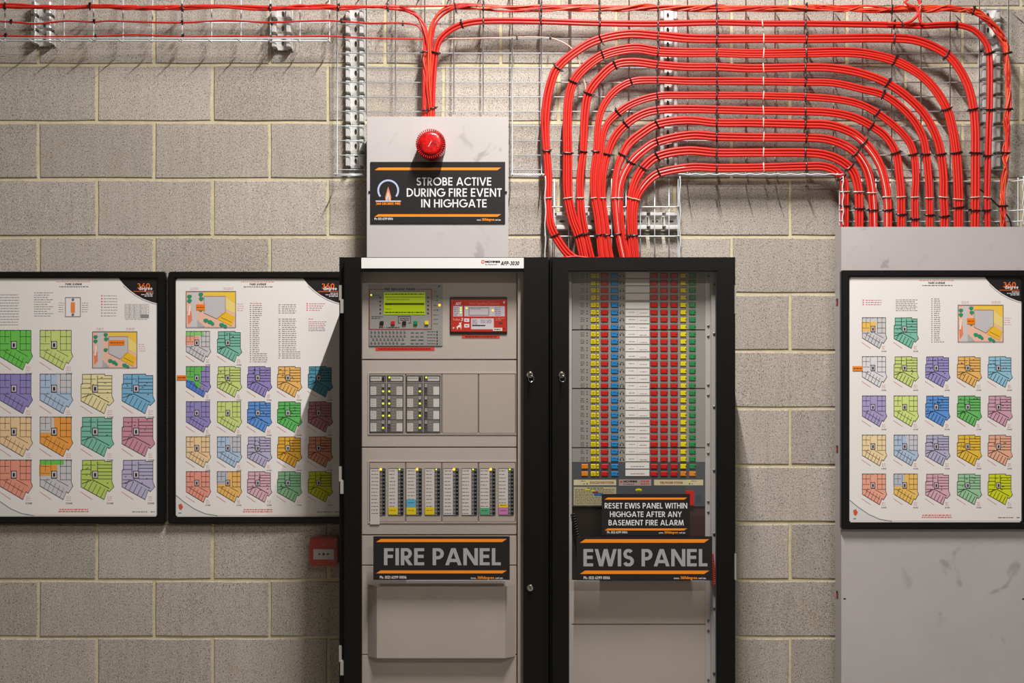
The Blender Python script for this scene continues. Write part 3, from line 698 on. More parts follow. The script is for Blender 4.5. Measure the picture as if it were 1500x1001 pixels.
sign('strobe_sign', 'black sign reading STROBE ACTIVE DURING FIRE EVENT IN HIGHGATE on grey box', (542.3, 237.2, 740, 328), .1535,
     [(548.8, 734, 245.6, 249.4), (548.8, 734, 314, 317.6)],
     [('STROBE ACTIVE', 610, 719.8, 260, 272, 'w', .15), ('DURING FIRE EVENT', 595.8, 735, 276, 288.3, 'w', .15), ('IN HIGHGATE', 617, 713, 292, 304, 'w', .15)],
     (548.5, 575.5, 318.9, 322.3), (698.6, 733.4, 320.2, 323.4), (568.7, 279, 14.6), [(541.3, 281), (741.3, 281.5)])
# strobe
e = empty('strobe_light', W(631, 233, .1535), 'round red strobe light on the grey box above the left cabinet', 'strobe light')
SX, SY = 633, 216
b = MB(); b.lathe(SX, SY, .1535, [(.0455, 0), (.0465, .004), (.0450, .040)], 40); b.build('base', M['redp'], e, smooth=False)
c = W(SX, SY, .1535)
b = MB(); b.lathe(SX, SY, .1535, [(.0415, .040), (.0415, .060), (.0405, .0625)], 48); b.build('collar', M['strobe'], e)
ribs = MB()
for k in range(42):
    a = 2*PI*k/42; u = Vector((math.cos(a), 0, math.sin(a))); v = Vector((-math.sin(a), 0, math.cos(a))); cc_ = Vector(c)
    q = [cc_+u*r_+v*t_+Vector((0, -y_, 0)) for y_ in (.0405, .0655) for r_, t_ in ((.0385, -.0012), (.0485, -.0018), (.0485, .0018), (.0385, .0012))]
    ribs.add(q, [(0, 1, 2, 3), (4, 5, 6, 7), (0, 1, 5, 4), (1, 2, 6, 5), (2, 3, 7, 6), (3, 0, 4, 7)])
ribs.build('ribbed_grip', M['strobe'], e, kind='stuff')
b = MB(); b.lathe(SX, SY, .1535, [(.0385, .060), (.0380, .0665), (.0350, .0700), (.028, .0710), (.016, .0714), (.003, .0715)], 36); b.build('lens', M['strobe'], e, smooth=True)
b = MB(); b.tube([(c[0]-.007, c[1]-.0722, c[2]-.012), (c[0]+.004, c[1]-.0722, c[2]+.007)], .0009, 5); b.build('flash_tube', M['white'], e)

# ---------------------------------------------------------------- the two black cabinets
ZB = 1240     # pixel row of the cabinet feet (below the frame)
FD = .41      # door face
def lock(cx, cy, parent, key=True):
    b = MB(); b.lathe(cx, cy, FD, [(.0105, 0), (.0105, .004), (.0085, .007), (.006, .0075), (.006, .012)], 20)
    l = b.build('lock', M['chrome'], parent, smooth=False)
    if key:
        b = MB(); b.box(cx-1, cy-3, cx+1, cy+3, FD+.012, FD+.026)
        X, Y, Z = W(cx+1.5, cy+5.5, FD+.022)
        b.tube([(X+.0085*math.cos(a*PI/8), Y-.001*math.sin(a*PI/4), Z+.0095*math.sin(a*PI/8)) for a in range(16)], .0011, 6, closed=True)
        b.build('key', M['chrome'], l)
    else:
        b = MB(); b.box(cx-.8, cy-2.2, cx+.8, cy+2.2, FD+.012, FD+.0125); b.build('keyhole', M['bk'], l)
def cabinet(name, label, bx0, bx1, dx0, dx1, wx0, wx1, top, hinges, hinge_side):
    e = empty(name, W((bx0+bx1)/2, ZB, .2)[:2]+(0,), label, 'cabinet')
    z0 = .02
    b = MB(); X0, X1 = W(bx0, 0, .382)[0], W(bx1, 0, .382)[0]; Zt = W(0, top, .382)[2]; t = .0015+.02
    b.wbox((X0, -.382, z0), (X0+t, -.012, Zt)); b.wbox((X1-t, -.382, z0), (X1, -.012, Zt))
    b.wbox((X0+t, -.382, Zt-t), (X1-t, -.012, Zt)); b.wbox((X0+t, -.382, z0), (X1-t, -.012, z0+.08)); b.wbox((X0+t, -.02, z0+.08), (X1-t, -.012, Zt-t))
    b.build('body', M['black'], e)
    b = MB(); zb = 1195
    b.ring((dx0, top+.8, dx1, zb), (wx0, 397.5, wx1, 1120), .385, FD)
    d_ = b.build('door', M['black'], e, bevel=.0022)
    b = MB(); b.box(wx0-3, 394, wx1+3, 1124, FD-.008, FD-.004); b.build('glass_pane', M['glass'], d_)
    b = MB(); b.ring((wx0-.6, 396.9, wx1+.6, 1120.6), (wx0+.8, 398.3, wx1-.8, 1119.2), FD-.012, FD-.003); b.build('rubber_seal', M['bk'], d_)
    for y0, y1 in hinges:
        b = MB(); x = bx0 if hinge_side < 0 else bx1
        if hinge_side < 0:
            b.box(x-.6, y0, x+3.6, (y0+y1)/2+2, .370, .392); b.box(x+1.2, (y0+y1)/2, x+7.0, y1, .378, .404)
        else:
            b.box(x-2, y0, x+1.6, y1, .365, .395)
        b.build('hinge', M['hinge'], e, bevel=.0008)
    return e, d_
fc, fdoor = cabinet('alarm_cabinet', 'tall black cabinet with glazed door labelled FIRE PANEL, left of the pair', 497, 803.5, 503.5, 797, 529, 767, 377, [(418, 459), (684, 724), (947, 990)], -1)
ec, edoor = cabinet('intercom_cabinet', 'tall black cabinet labelled EWIS PANEL with coloured button rows behind glass', 805.5, 1077, 809, 1076, 833, 1050, 377, [(418, 460), (812, 850)], 1)
lock(776.5, 549.5, fdoor); lock(776.8, 861.5, fdoor, False); lock(822.5, 549.5, edoor)
# header strip of the left door
b = MB(); b.box(529.4, 377.8, 767.2, 393.2, FD, FD+.003); hs = b.build('header_strip', M['whitep'], fdoor, label='white header strip')
p = Print(FD+.003)
p.line([(707.4+2.1*math.cos(a*PI/6), 383.6+2.1*math.sin(a*PI/6)) for a in range(13)], 1.0, (222, 70, 40))
p.text('NOTIFIER', 711, 732.5, 382.3, 384.9, (30, 28, 28), .3); p.text('by Honeywell', 711, 728, 386, 388.4, (90, 85, 85), .14)
p.text('AFP-3030', 733.4, 760, 382.9, 388.5, (26, 24, 24), .22, shear=.2)
o = p.build('header_print', M['signm'], fc)

# ----- inside the fire cabinet
PD = .335
b = MB(); b.box(522, 385, 775, 1150, PD-.01, PD); b.build('mounting_plate', M['beige2'], fc)
b = MB(); b.box(758.5, 396, 766, 1140, PD, PD+.030); b.build('side_rail', M['beige'], fc)
def plate(x0, y0, x1, y1, parent, m='beige', th=.010, name='rack_panel', label=None, bevel=.0015):
    b = MB(); b.box(x0, y0, x1, y1, PD, PD+th); return b.build(name, M[m], parent, label, bevel=bevel)
mods = [(396, 526.5), (528, 655), (656.4, 783.4), (785, 828), (829.2, 959), (960.2, 1120)]
pl = [plate(528.5, y0, 756.8, y1, fc) for y0, y1 in mods]
# operator display module
dm = plate(540, 416.5, 648.5, 507.5, fc, 'mod', .013, 'display_module')
p = Print(PD+.013); rd, dk = (160, 44, 40), (52, 48, 48)
p.line([(562, 424.2), (542, 424.2), (541.2, 425.2), (541.2, 481.6), (542, 482.6), (631.4, 482.6), (632.2, 481.6), (632.2, 425.2), (631.4, 424.2), (611, 424.2)], 1.1, rd)
p.text('FIRE BRIGADE PANEL', 563, 609, 422.2, 425.6, dk, .22)
for x, n_ in ((557, 5), (627, 5)):
    for k in range(n_): p.rect(x-1.1, 435+k*5.8, x+1.1, 437.4+k*5.8, dk)
p.greek(544, 562, 464, .9, dk); p.greek(544, 557, 466.6, .9, dk); p.greek(546, 556, 432.5, .7, dk)
p.line([(587, 473.5), (583.5, 473.5), (583.5, 463.6), (601.4, 463.6), (601.4, 473.5), (598, 473.5)], .8, dk)
p.greek(586, 599, 466.5, .9, dk); p.greek(586, 599, 469, .9, dk); p.greek(566, 585, 480, 1.1, dk); p.greek(555, 563, 480, 1.1, dk)
for r_, (y, x0, n_) in enumerate(((488, 544, 10), (493.6, 544, 10), (498.6, 546.8, 9), (504, 544, 8))):
    for k in range(n_):
        x = x0+k*5.4; p.rect(x-1.4, y-1.2, x+1.6, y+.9, (84, 80, 80)); p.rect(x-1.2, y-3, x+.4, y-2.0, dk)
p.rect(587, 503.2, 593, 505, (84, 80, 80))
for y in (488, 493.6, 504):
    for x in (604, 611, 618): p.rect(x-2.4, y-1, x+2.4, y+.9, (96, 90, 90))
for x in (605.5, 616.5): p.rect(x-4, 497.8, x+4, 499.4, (84, 80, 80))
for k in range(5):
    y = 486.5+k*4.4; p.rect(639.4, y-1.4, 641.2, y+1.4, dk); p.rect(644, y-1, 645, y, (110, 105, 105)); p.greek(626, 638, y-.5, .9, (90, 85, 85), seed=k)
for y in (427.5, 434, 440.5, 447.5, 454.5, 461.5, 468, 474.5): p.greek(635, 641.5, y, .8, (92, 86, 86), seed=int(y))
for y, c in ((434, (120, 40, 40)), (440.5, dk), (454.5, dk)): p.rect(640, y-1, 641.6, y+1, c)
p.disc(643.3, 419.5, 1.2, (26, 24, 24))
p.build('keypad_print', M['printm'], dm)
b = MB(); b.box(562.3, 428.6, 622.8, 461.2, PD+.013, PD+.0142); lc = b.build('lcd_screen', M['lcd'], dm, label='green lit screen')
p = Print(PD+.0142); q = (66, 82, 12)
p.greek(564, 621.5, 431, 1.6, q); p.greek(565, 620, 435.4, .8, (104, 122, 14)); p.greek(566, 600, 439, .8, (104, 122, 14)); p.rect(564, 444, 621.5, 447, (86, 98, 16)); p.greek(565, 574, 446, 1.5, (40, 50, 10), 3)
p.greek(565, 573, 453, .8, (104, 122, 14)); p.greek(564, 621.5, 457.8, 1.7, q); p.build('screen_text', M['printm'], lc)
for x, k in ((559, 'bk'), (575.5, 'br'), (592, 'bk'), (608.6, 'bg'), (624.8, 'by')):
    b = MB(); b.box(x-2.7, 470.6, x+2.7, 475.8, PD+.013, PD+.018); b.build('push_button', M[k], dm, bevel=.0008, label={'bk': 'black', 'br': 'red', 'bg': 'green', 'by': 'yellow'}[k]+' push button')
def led(x, y, parent, k='ledg', r=.0018, d=PD+.013):
    b = MB(); b.lathe(x, y, d, [(r, 0), (r*.9, .001), (r*.4, .0016)], 10); return b.build('indicator_lamp', M[k], parent)
led(543.7, 432.4, dm, r=.0028); led(643.7, 447.3, dm, 'leda', r=.0042)
def redlabel(x0, y0, x1, y1, parent):
    p = Print(PD+.0105); p.rect(x0, y0, x1, y1, (214, 72, 60)); p.greek(x0+5, x1-5, (y0+y1)/2, 1.8, (120, 34, 30)); p.build('warning_label', M['printm'], parent, label='red warning label')
redlabel(550, 508.8, 636.6, 514, fc); redlabel(676.6, 491, 732, 496, fc)
# red alarm-signalling unit
am = plate(658.8, 435, 743, 489.8, fc, 'bk', .014, 'signalling_unit', 'black-framed red signalling unit')
b = MB(); b.box(660.5, 439, 742.2, 486, PD+.014, PD+.0155); rf = b.build('red_fascia', M['redm'], am)
p = Print(PD+.0155); wh = (228, 222, 224); gy = (120, 105, 135)
p.text('ADT', 667, 675, 443, 447, wh, .2, shear=.2); p.text('Alarm Signalling Equipment', 687, 732, 442.5, 446.5, (226, 130, 110), .14)
p.rect(664, 448.6, 677.6, 463.8, (206, 198, 204)); p.rect(680.2, 448.6, 739.4, 463.8, (206, 198, 204))
for k in range(5): p.greek(665, 671.5, 451+k*2.7, .9, gy, seed=k); p.greek(725, 734, 451+k*2.7, .9, gy, seed=k+9)
p.line([(687, 451), (716, 451), (716, 462), (687, 462), (687, 451)], .8, (100, 90, 90)); p.greek(690, 705, 453, .7, gy)
p.text('Tellus', 663.5, 674, 466.5, 469.8, (232, 176, 164), .14); p.text('2', 675.6, 678.2, 466, 470, wh, .22)
for y in (466.6, 474.8): p.rect(680, y, 687.4, y+5.2, wh); p.greek(682, 685.5, y+2.6, 1, (70, 70, 80))
p.rect(690, 466.6, 723.4, 482.6, (210, 204, 208))
for x, n_ in ((692, 4), (704, 3), (713, 3)):
    for k in range(n_): p.greek(x, x+7, 469+k*2, .8, gy, seed=k)
p.rect(691.5, 476.3, 711, 478, (50, 46, 56)); p.greek(726, 739, 466.6, .9, (224, 150, 136)); p.greek(726, 735, 469, .9, (224, 150, 136))
p.rect(730.5, 472.4, 736, 475, (70, 66, 44)); p.rect(722, 480.4, 735.8, 485, (226, 214, 202), 3); p.greek(724, 733, 482.8, 1.4, (60, 60, 60), 4)
# small leaping deer mark in white
p.poly([(668.3, 479.5), (671, 477), (673.4, 476), (672.4, 473.6), (673, 472.6), (674.6, 473.4), (676.2, 471.6), (675.4, 474.8), (676, 478), (675.8, 482.6), (675, 482.6), (674.6, 479.6), (671, 480), (670.4, 482.8), (669.4, 482.6), (669.4, 480.4)], (236, 226, 218))
p.disc(664.4, 480.6, 1.3, (214, 196, 190)); p.disc(738.3, 481.5, .9, (50, 16, 14)); p.disc(664.6, 443.4, .9, (70, 20, 18)); p.rect(737.6, 441.4, 739, 445, wh)
p.build('fascia_print', M['printm'], rf)
for y in (451.5, 454.8, 458.4): led(675, y, rf, r=.0024, d=PD+.0155)
led(683.5, 451.8, rf, r=.0026, d=PD+.0155); led(721.8, 455, rf, 'leda', r=.0036, d=PD+.0155)
# recess of the second module: two zone annunciators and two blanks
def recess(y0, y1):
    b = MB(); b.ring((539, y0-1.6, 756.4, y1+1.6), (541, y0, 755.6, y1), PD+.010, PD+.0125); b.build('recess_frame', M['beige'], fc)
recess(547.5, 635.5); recess(677, 765.5)
for x0, x1 in ((541, 594), (594.6, 647), (647.6, 700.6), (701.2, 755.4)): plate(x0, 547.6, x1, 635.4, fc, 'beige2', .0115, 'blank_plate' if x0 > 640 else 'annunciator_plate')
led_rows = {0: (1, 1, 1, 1), 1: (1, 1, 1, 0), 2: (1, 1, 1, 1), 3: (0, 0, 0, 0)}
for gi, gx in enumerate((541.5, 595.4)):
    an = plate(gx, 549.8, gx+49.6, 634, fc, 'modd', .0135, 'zone_annunciator')
    p = Print(PD+.0135)
    p.rect(gx+.6, 550.4, gx+49, 633.6, (150, 143, 138))
    for side in (0, 1):
        a0 = gx+(0 if side == 0 else 25.6); a1 = a0+23.8
        p.rect(a0, 550.6, a1, 559.6, (44, 42, 42), 2); p.rect(a0+1.2, 551.8, a1-1.2, 558.4, (196, 190, 186), 3)
        lx = a0+17.6 if side == 0 else a0+1
        p.rect(lx, 551.2, lx+4.6, 559, (90, 88, 86), 4)
        p.greek(a0+(2 if side == 0 else 7), a0+(16 if side == 0 else 21), 554, .7, (110, 105, 100), 5)
        p.rect(a0, 561.4, a1, 633.2, (60, 57, 58), 2)
        for k in range(4):
            y = 562+k*17.85
            p.rect(a0+.8, y, a1-.8, y+17, (124, 118, 116), 3)
            wx = a0+1.2 if side == 0 else a1-10
            p.rect(wx, y+4.6, wx+8.6, y+16.6, (212, 206, 202), 4)
            if not (side == 1 and (gi == 1 or k == 3)):
                for j in range(4): p.greek(wx+1, wx+7.6, y+6.4+j*2.6, .7, (150, 144, 140), 5, seed=j+k)
            cx_ = a0+19.6 if side == 0 else a0+3
            p.rect(cx_-2.2, y+.4, cx_+2.2, y+16.6, (86, 82, 80), 4); p.rect(cx_-1.6, y+.8, cx_+1.6, y+5.2, (188, 182, 178), 5); p.rect(cx_-.6, y+2, cx_+.6, y+3.4, (40, 38, 38), 6)
            p.rect(cx_-1, y+6.4, cx_+1, y+8.2, (26, 24, 24), 5)
            mx = a0+13.6 if side == 0 else a0+10
            for j in range(4): p.greek(mx-3, mx+3, y+3+j*4, .8, (160, 154, 150), 4, seed=j)
            if led_rows[gi*2+side][k]: led(cx_, y+11.6, an, r=.0032, d=PD+.0135+.001)
            else: p.rect(cx_-1, y+10.4, cx_+1, y+13, (60, 56, 54), 5)
    p.build('annunciator_print', M['printm'], an)
    led(gx+28.9, 553.2, an, r=.003, d=PD+.0145); b = MB(); b.lathe(gx+20, 555, PD+.0135, [(.004, 0), (.004, .003)], 12); b.build('push_button', M['bk'], an)
# third module: eight zone strips
for x0, x1 in ((541, 594), (594.6, 647), (647.6, 700.6), (701.2, 755.4)): plate(x0, 677.2, x1, 765.3, fc, 'beige2', .0115, 'annunciator_plate')
strips = [(541.5, 0, ()), (568, 1, (('y', 743.6, 754),)), (594.8, 0, (('b', 732, 743), ('y', 743.8, 754))), (621.8, 1, (('y', 743.6, 754),)), (648.8, 0, ()), (675.8, 1, ()), (702.6, 0, (('g', 744.4, 754),)), (729.6, 1, (('y', 738.6, 744), ('p', 744.4, 754)))]
cc = {'y': (236, 204, 40), 'b': (96, 178, 214), 'g': (90, 170, 124), 'p': (206, 126, 184)}
for i, (x0, gr, cols) in enumerate(strips):
    sm = plate(x0, 686.3, x0+23.4, 755.6, fc, 'modd', .0135, 'zone_strip')
    p = Print(PD+.0135); p.rect(x0+.7, 687.3, x0+14.6, 754.6 if i else 768.5, (214, 206, 202))
    for k in range(13): p.greek(x0+(2.5 if i < 5 else 1.4), x0+(11 if i % 2 else 12.5), 690+k*5.2, 1.0, (120, 112, 110), 2, seed=k+i*3)
    for c_, y0, y1 in cols: p.rect(x0+.8, y0, x0+14.5, y1, cc[c_], 3); p.greek(x0+3, x0+12, (y0+y1)/2-1, .9, tuple(int(v*.6) for v in cc[c_]), 4)
    p.rect(x0+15.4, 689, x0+18, 755, (140, 132, 130))
    for k in range(12):
        y = 692+k*5.45; p.rect(x0+15.6, y-.5, x0+17.8, y+.8, (60, 56, 56), 2); p.disc(x0+20.6, y, 1.9, (20, 18, 18), 2, 8); p.disc(x0+20.6, y-2.6, .8, (150, 140, 136), 2, 6)
    p.build('strip_print', M['printm'], sm)
    led(x0+(16.2 if not gr else 17.2), 688, sm, 'leda' if not gr else 'ledg', r=.0042 if not gr else .0026, d=PD+.0145)
# document pocket
b = MB(); D1, D2 = PD+.010, PD+.042
def tp(x, y, d): return W(x, y, d)
vs = [W(538.5, 856, D1), W(755, 856, D1), W(755, 962, D1), W(538.5, 962, D1), W(552, 859.5, D2), W(740, 859.5, D2), W(740, 964.5, D2), W(552, 964.5, D2)]
b.add(vs, [(0, 3, 7, 4), (1, 5, 6, 2), (4, 7, 6, 5), (3, 2, 6, 7)])
v2 = [(x, y+.002, z) for x, y, z in vs]
pk = b.build('document_pocket', M['beige'], fc)
b = MB(); b.box(595, 850.6, 741, 866, PD+.012, PD+.020); b.build('paper_stack', M['paper'], pk)
b = MB(); b.box(556, 855, 738, 958, PD+.022, PD+.026); b.build('folder', M['beige2'], pk)

# ----- inside the EWIS cabinet
b = MB(); b.box(828, 385, 1056, 1150, PD-.01, PD); b.build('mounting_plate', M['beige2'], ec)
b = MB(); b.box(1033.2, 398, 1041.5, 1130, PD, PD+.010); rl = b.build('side_rail', M['grey'], ec, bevel=.001)
b = MB(); b.box(1041.8, 398, 1049.8, 1130, PD, PD+.022); rl = b.build('side_rail', M['grey'], ec, bevel=.001)
b = MB(); b.box(833, 398, 837.6, 1130, PD, PD+.016); b.build('side_rail', M['grey'], ec, bevel=.001)
for x, y in [(1037.5, v) for v in (405, 477.5, 492.5, 564, 579, 650, 664, 735, 750, 909, 924, 996)]+[(1046, v) for v in (417, 489, 596, 689, 782, 891, 986)]:
    b = MB(); b.lathe(x, y, PD+(.010 if x < 1040 else .022), [(.0042, 0), (.0042, .0025), (.002, .004)], 8); b.build('screw', M['screw'], ec)
panels = [(398, 483, 'mod'), (484.4, 569, 'mod'), (570.4, 655.8, 'mod'), (657.2, 677.6, 'mod'), (677.6, 742, 'modd')]
for y0, y1, mm in panels:
    b = MB(); b.box(838, y0, 1033, y1, PD, PD+.008); b.build('button_panel', M[mm], ec, bevel=.0012 if mm == 'mod' else 0)
b = MB(); b.box(838, 743.2, 1033, 850, PD, PD+.003); b.build('dark_plate', M['dark'], ec)
b = MB(); b.box(1010, 743.2, 1033, 850, PD+.003, PD+.005); b.build('brown_plate', M['brown'], ec)
for y0, y1 in ((851, 914.6), (916, 1003), (1004.4, 1120)):
    b = MB(); b.box(835.5, y0, 1033, y1, PD, PD+.009); b.build('blank_panel', M['beige'], ec, bevel=.0012)
def btn_mesh(w_, h_, m):
    b = MB(); a, c = w_/2/465, h_/2/465; b.wbox((-a, -.003, -c), (a, 0, c))
    me = bpy.data.meshes.new('button'); me.from_pydata(b.v, [], b.f)
    bm = bmesh.new(); bm.from_mesh(me); bmesh.ops.recalc_face_normals(bm, faces=bm.faces)
    bmesh.ops.bevel(bm, geom=[e_ for e_ in bm.edges if all(v.co.y < -.002 for v in e_.verts)], offset=.0008, segments=1, affect='EDGES')
    bm.to_mesh(me); bm.free(); me.materials.append(m); return me
Bm = {'y': btn_mesh(7.2, 6.6, M['by']), 'y2': btn_mesh(3.4, 6.6, M['by']), 'r': btn_mesh(9.8, 6.4, M['br']), 'b': btn_mesh(10, 6.4, M['bb']), 'g': btn_mesh(9, 6.2, M['bg']), 'o': btn_mesh(9.6, 6.4, M['orange']), 'o2': btn_mesh(8.6, 6.4, M['orange']), 'y3': btn_mesh(8.4, 6.4, M['by'])}
names = {'y': 'yellow', 'y2': 'yellow', 'r': 'red', 'b': 'blue', 'g': 'green', 'o': 'orange', 'o2': 'orange', 'y3': 'yellow'}
p = Print(PD+.008)
for r_ in range(28):
    y = 404+r_*10.75; last = r_ == 27; D_ = PD+.008
    def bt(k, x): link('indicator_button', Bm[k], W(x, y, D_), ec, names[k]+' indicator button')
    for x_, h_ in ((871, 6), (885.6, 5.6), (900.4, 5.7), (958, 5.6), (972.7, 5.6), (987.4, 5.6), (1000.8, 4.6), (1014.2, 5.1)): p.rect(x_-h_, y-4.0, x_+h_, y+4.0, (92, 84, 78))
    bt('y', 869); bt('y2', 875.4)
    bt('r', 885.6); bt('b', 900.4)
    for x in (958, 972.7, 987.4): bt('r', x)
    bt('o2' if last else 'y3', 1000.8)
    bt('o' if last else 'g', 1014.2)
    if r_ > 25: bt('o', 856.5)
    else:
        p.rect(859.2, y-2.6, 860.8, y-.9, (60, 56, 52)); p.rect(859.2, y+1.2, 860.8, y+2.9, (60, 56, 52))
        for j in range(3): p.greek(850.5, 856, y-2.6+j*2.4, .9, (104, 100, 96), seed=j)
    for x in (908.6, 913.4): p.rect(x-.9, y-.2, x+.9, y+2.4, (66, 52, 46)) if r_ < 26 else None
    if r_ < 26: p.line([(908.6, y+.2), (909.6, y-2), (912.4, y-2), (913.4, y+.2)], .6, (84, 74, 66))
    for x in (875.4, 904.4, 890, 962.2, 977, 991.6, 1004.4, 1017.6): p.disc(x, y-.1, .9, (60, 30, 14) if x < 1000 else (30, 30, 20), 14, 6)
    p.rect(903-5.4, y-2, 903-1.6, y-1.2, (20, 90, 150), 14); p.rect(866.8, y-1.6, 871, y-1, (150, 130, 20), 14); p.rect(866.8, y+.6, 871, y+1.2, (150, 130, 20), 14)
p.build('panel_print', M['printm'], ec)
for r_ in range(28):
    y = 404+r_*10.75; p0 = (913.4+2.6)
    b = MB(); yo = -1.1 if r_ % 8 < 4 else 1.1; b.box(916.2, y+yo-4.7, 951.2, y+yo+4.4, PD+.008, PD+.0092); l = b.build('zone_label', M['paper'], ec, label='white paper zone label')
    if r_ > 4:
        p = Print(PD+.0092)
        if r_ < 26: p.greek(921, 930, y-.2, .7, (150, 142, 138), seed=r_); p.greek(937, 948, y+1, .7, (160, 152, 148), seed=r_); p.rect(933.6, y-4, 933.9, y+4, (180, 172, 168))
        else: p.greek(924, 944, y, .8, (130, 124, 120), seed=r_)
        p.build('label_print', M['printm'], l)
p = Print(PD+.008); cr = (214, 204, 164)
for x0, x1 in ((840.4, 902.6), (958, 1030)): p.rect(x0, 703, x1, 711.2, cr)
p.rect(906.6, 702.6, 954, 711.8, (176, 158, 152))
p.text('EVACUATION SYSTEM', 864, 899, 705.4, 709, (150, 60, 50), .2); p.text('FIRE PHONE SYSTEM', 967, 1000, 705.6, 709, (150, 60, 50), .2)
p.disc(910, 706, 1.6, (190, 70, 56), 2); p.text('NOTIFIER', 913.4, 933, 704.2, 706.8, (44, 38, 38), .3); p.text('by Honeywell', 913.4, 929, 708.2, 710.3, (80, 72, 70), .14)
p.greek(938.5, 952, 705.3, 2, (196, 84, 74)); p.greek(938.5, 952, 709.2, 2, (196, 84, 74))
for x, s_ in ((860, -1), (1010, 1)):
    p.rect(x-1.2, 703.6, x+1.2, 706, (232, 230, 40), 2); p.disc(x, 709, 1, (30, 28, 24), 2, 8)
    p.greek(x+(-9 if s_ < 0 else 2.5), x+(-2.5 if s_ < 0 else 10), 705, .8, (90, 84, 64)); p.greek(x+(-6 if s_ < 0 else 2.5), x+(-2.5 if s_ < 0 else 6), 709, .8, (90, 84, 64))
p.rect(840.4, 713.6, 902.6, 740.4, (190, 180, 142)); p.greek(860, 884, 715.2, 1, (80, 74, 60))
for k in range(10): p.greek(842, 900 if k < 4 else 885, 717.4+k*2.3, .9, (104, 98, 78), seed=k)
for x0, y0, x1, c_ in ((857, 716.4, 864, (220, 210, 20)), (866, 718, 870.6, (220, 210, 20)), (868, 720.6, 877, (150, 40, 30)), (870.4, 722.6, 883, (40, 110, 170))): p.rect(x0, y0, x1, y0+(2.2 if c_[2] < 100 else 4), c_, 3)
p.disc(935.5, 718, 4.8, (222, 208, 30), ry=2.4); p.poly([(932, 719), (939, 719), (935.5, 722)], (222, 208, 30)); p.disc(935.5, 721, .8, (40, 36, 20), 3, 6)
for k in range(5): p.greek(1019, 1027, 726+k*2.6, 1, (66, 72, 86), seed=k)
p.build('lower_panel_print', M['printm'], ec)
b = MB(); b.box(1004, 719.6, 1016.8, 741, PD+.008, PD+.014); b.build('warden_button', M['br'], ec, label='red block at lower right', bevel=.001)
# coiled cords
def coil(p0, p1, r, turns, wr, m, label):
    b = MB(); a, c = Vector(p0), Vector(p1); n = turns*12; ax = (c-a).normalized(); u = ax.cross(Vector((0, 1, 0))).normalized(); v = ax.cross(u)
    b.tube([a+(c-a)*i/n+(u*math.cos(2*PI*i/12)+v*math.sin(2*PI*i/12))*r for i in range(n+1)], wr, 6); b.build('coiled_cord', M[m], ec, label, smooth=True)
coil(W(839.5, 752, PD+.014), W(849, 800, PD+.014), .0075, 13, .0022, 'bk', 'black coiled handset cord')
coil(W(1041.6, 812, PD+.036), W(1047.0, 857, PD+.036), .0064, 16, .0019, 'br', 'red coiled handset cord')

# signs on the glass
sign('reset_sign', 'black sign reading RESET EWIS PANEL WITHIN HIGHGATE, smaller upper one on right door', (881.4, 724, 1010.7, 785), FD, [(885.6, 1006.6, 729.2, 732.2), (885.6, 1006.6, 774.4, 777.4)],
     [('RESET EWIS PANEL WITHIN', 885.8, 1006.6, 737, 745.2, 'w', .15), ('HIGHGATE AFTER ANY', 893.4, 998.5, 749.6, 757.7, 'w', .15), ('BASEMENT FIRE ALARM', 891.4, 1001.4, 761.9, 770, 'w', .15)], (889.3, 919, 778.4, 781.7), (965, 1003.5, 778.8, 781.8))
sign('fire_panel_sign', 'long black sign reading FIRE PANEL on the left cabinet door', (546.8, 786, 746.7, 850), FD, [(551, 742.4, 789.8, 794.4), (551, 742.4, 836, 840.3)],
     [('FIRE PANEL', 562.9, 733.3, 803.4, 828.4, 'g', .19)], (556.4, 595.3, 843.9, 848), (689.6, 736.4, 845, 848.3))
sign('evacuation_panel_sign', 'long black sign reading EWIS PANEL on the right cabinet door', (844.6, 786.2, 1043.4, 850.6), FD, [(849.4, 1039, 790.2, 795.4), (849.4, 1039, 836.2, 841.2)],
     [('EWIS PANEL', 855, 1036, 804.6, 830, 'g', .19)], (855, 893.4, 844.6, 848.8), (987, 1034, 845, 848.6))

# ---------------------------------------------------------------- call point
e = empty('call_point', W(474, 829, 0), 'red break-glass call point low on the wall left of the left cabinet', 'call point')
b = MB(); b.box(454, 788.5, 494, 829.5, 0, .050); b.build('housing', M['callred'], e, bevel=.004)
b = MB(); b.box(459, 805, 489, 820, .050, .0515); pp = b.build('break_panel', M['whitep'], e)
p = Print(.0515)
for s_ in (-1, 1):
    x = 474+s_*6.3
    p.rect(min(x, x+s_*2), 811.6, max(x, x+s_*2), 812.8, (24, 20, 20)); p.poly([(x-s_*2.2, 812.2), (x+s_*.3, 810.4), (x+s_*.3, 814)], (24, 20, 20))
p.disc(474, 812.2, 1.7, (24, 20, 20)); p.build('arrows', M['printm'], pp)
p = Print(.0503); p.disc(465.4, 826, 1.3, (224, 120, 100)); p.rect(468, 825.4, 483, 826.6, (224, 110, 90)); p.disc(474.5, 798.5, 2.4, (190, 110, 104)); p.build('maker_mark', M['printm'], e)
b = MB(); b.box(453.2, 786.4, 494.8, 805, .050, .064); b.build('clear_cover', M['clear'], e, bevel=.003)
b = MB(); b.box(453.5, 805, 494.5, 828, .058, .060); b.build('clear_cover', M['clear'], e)

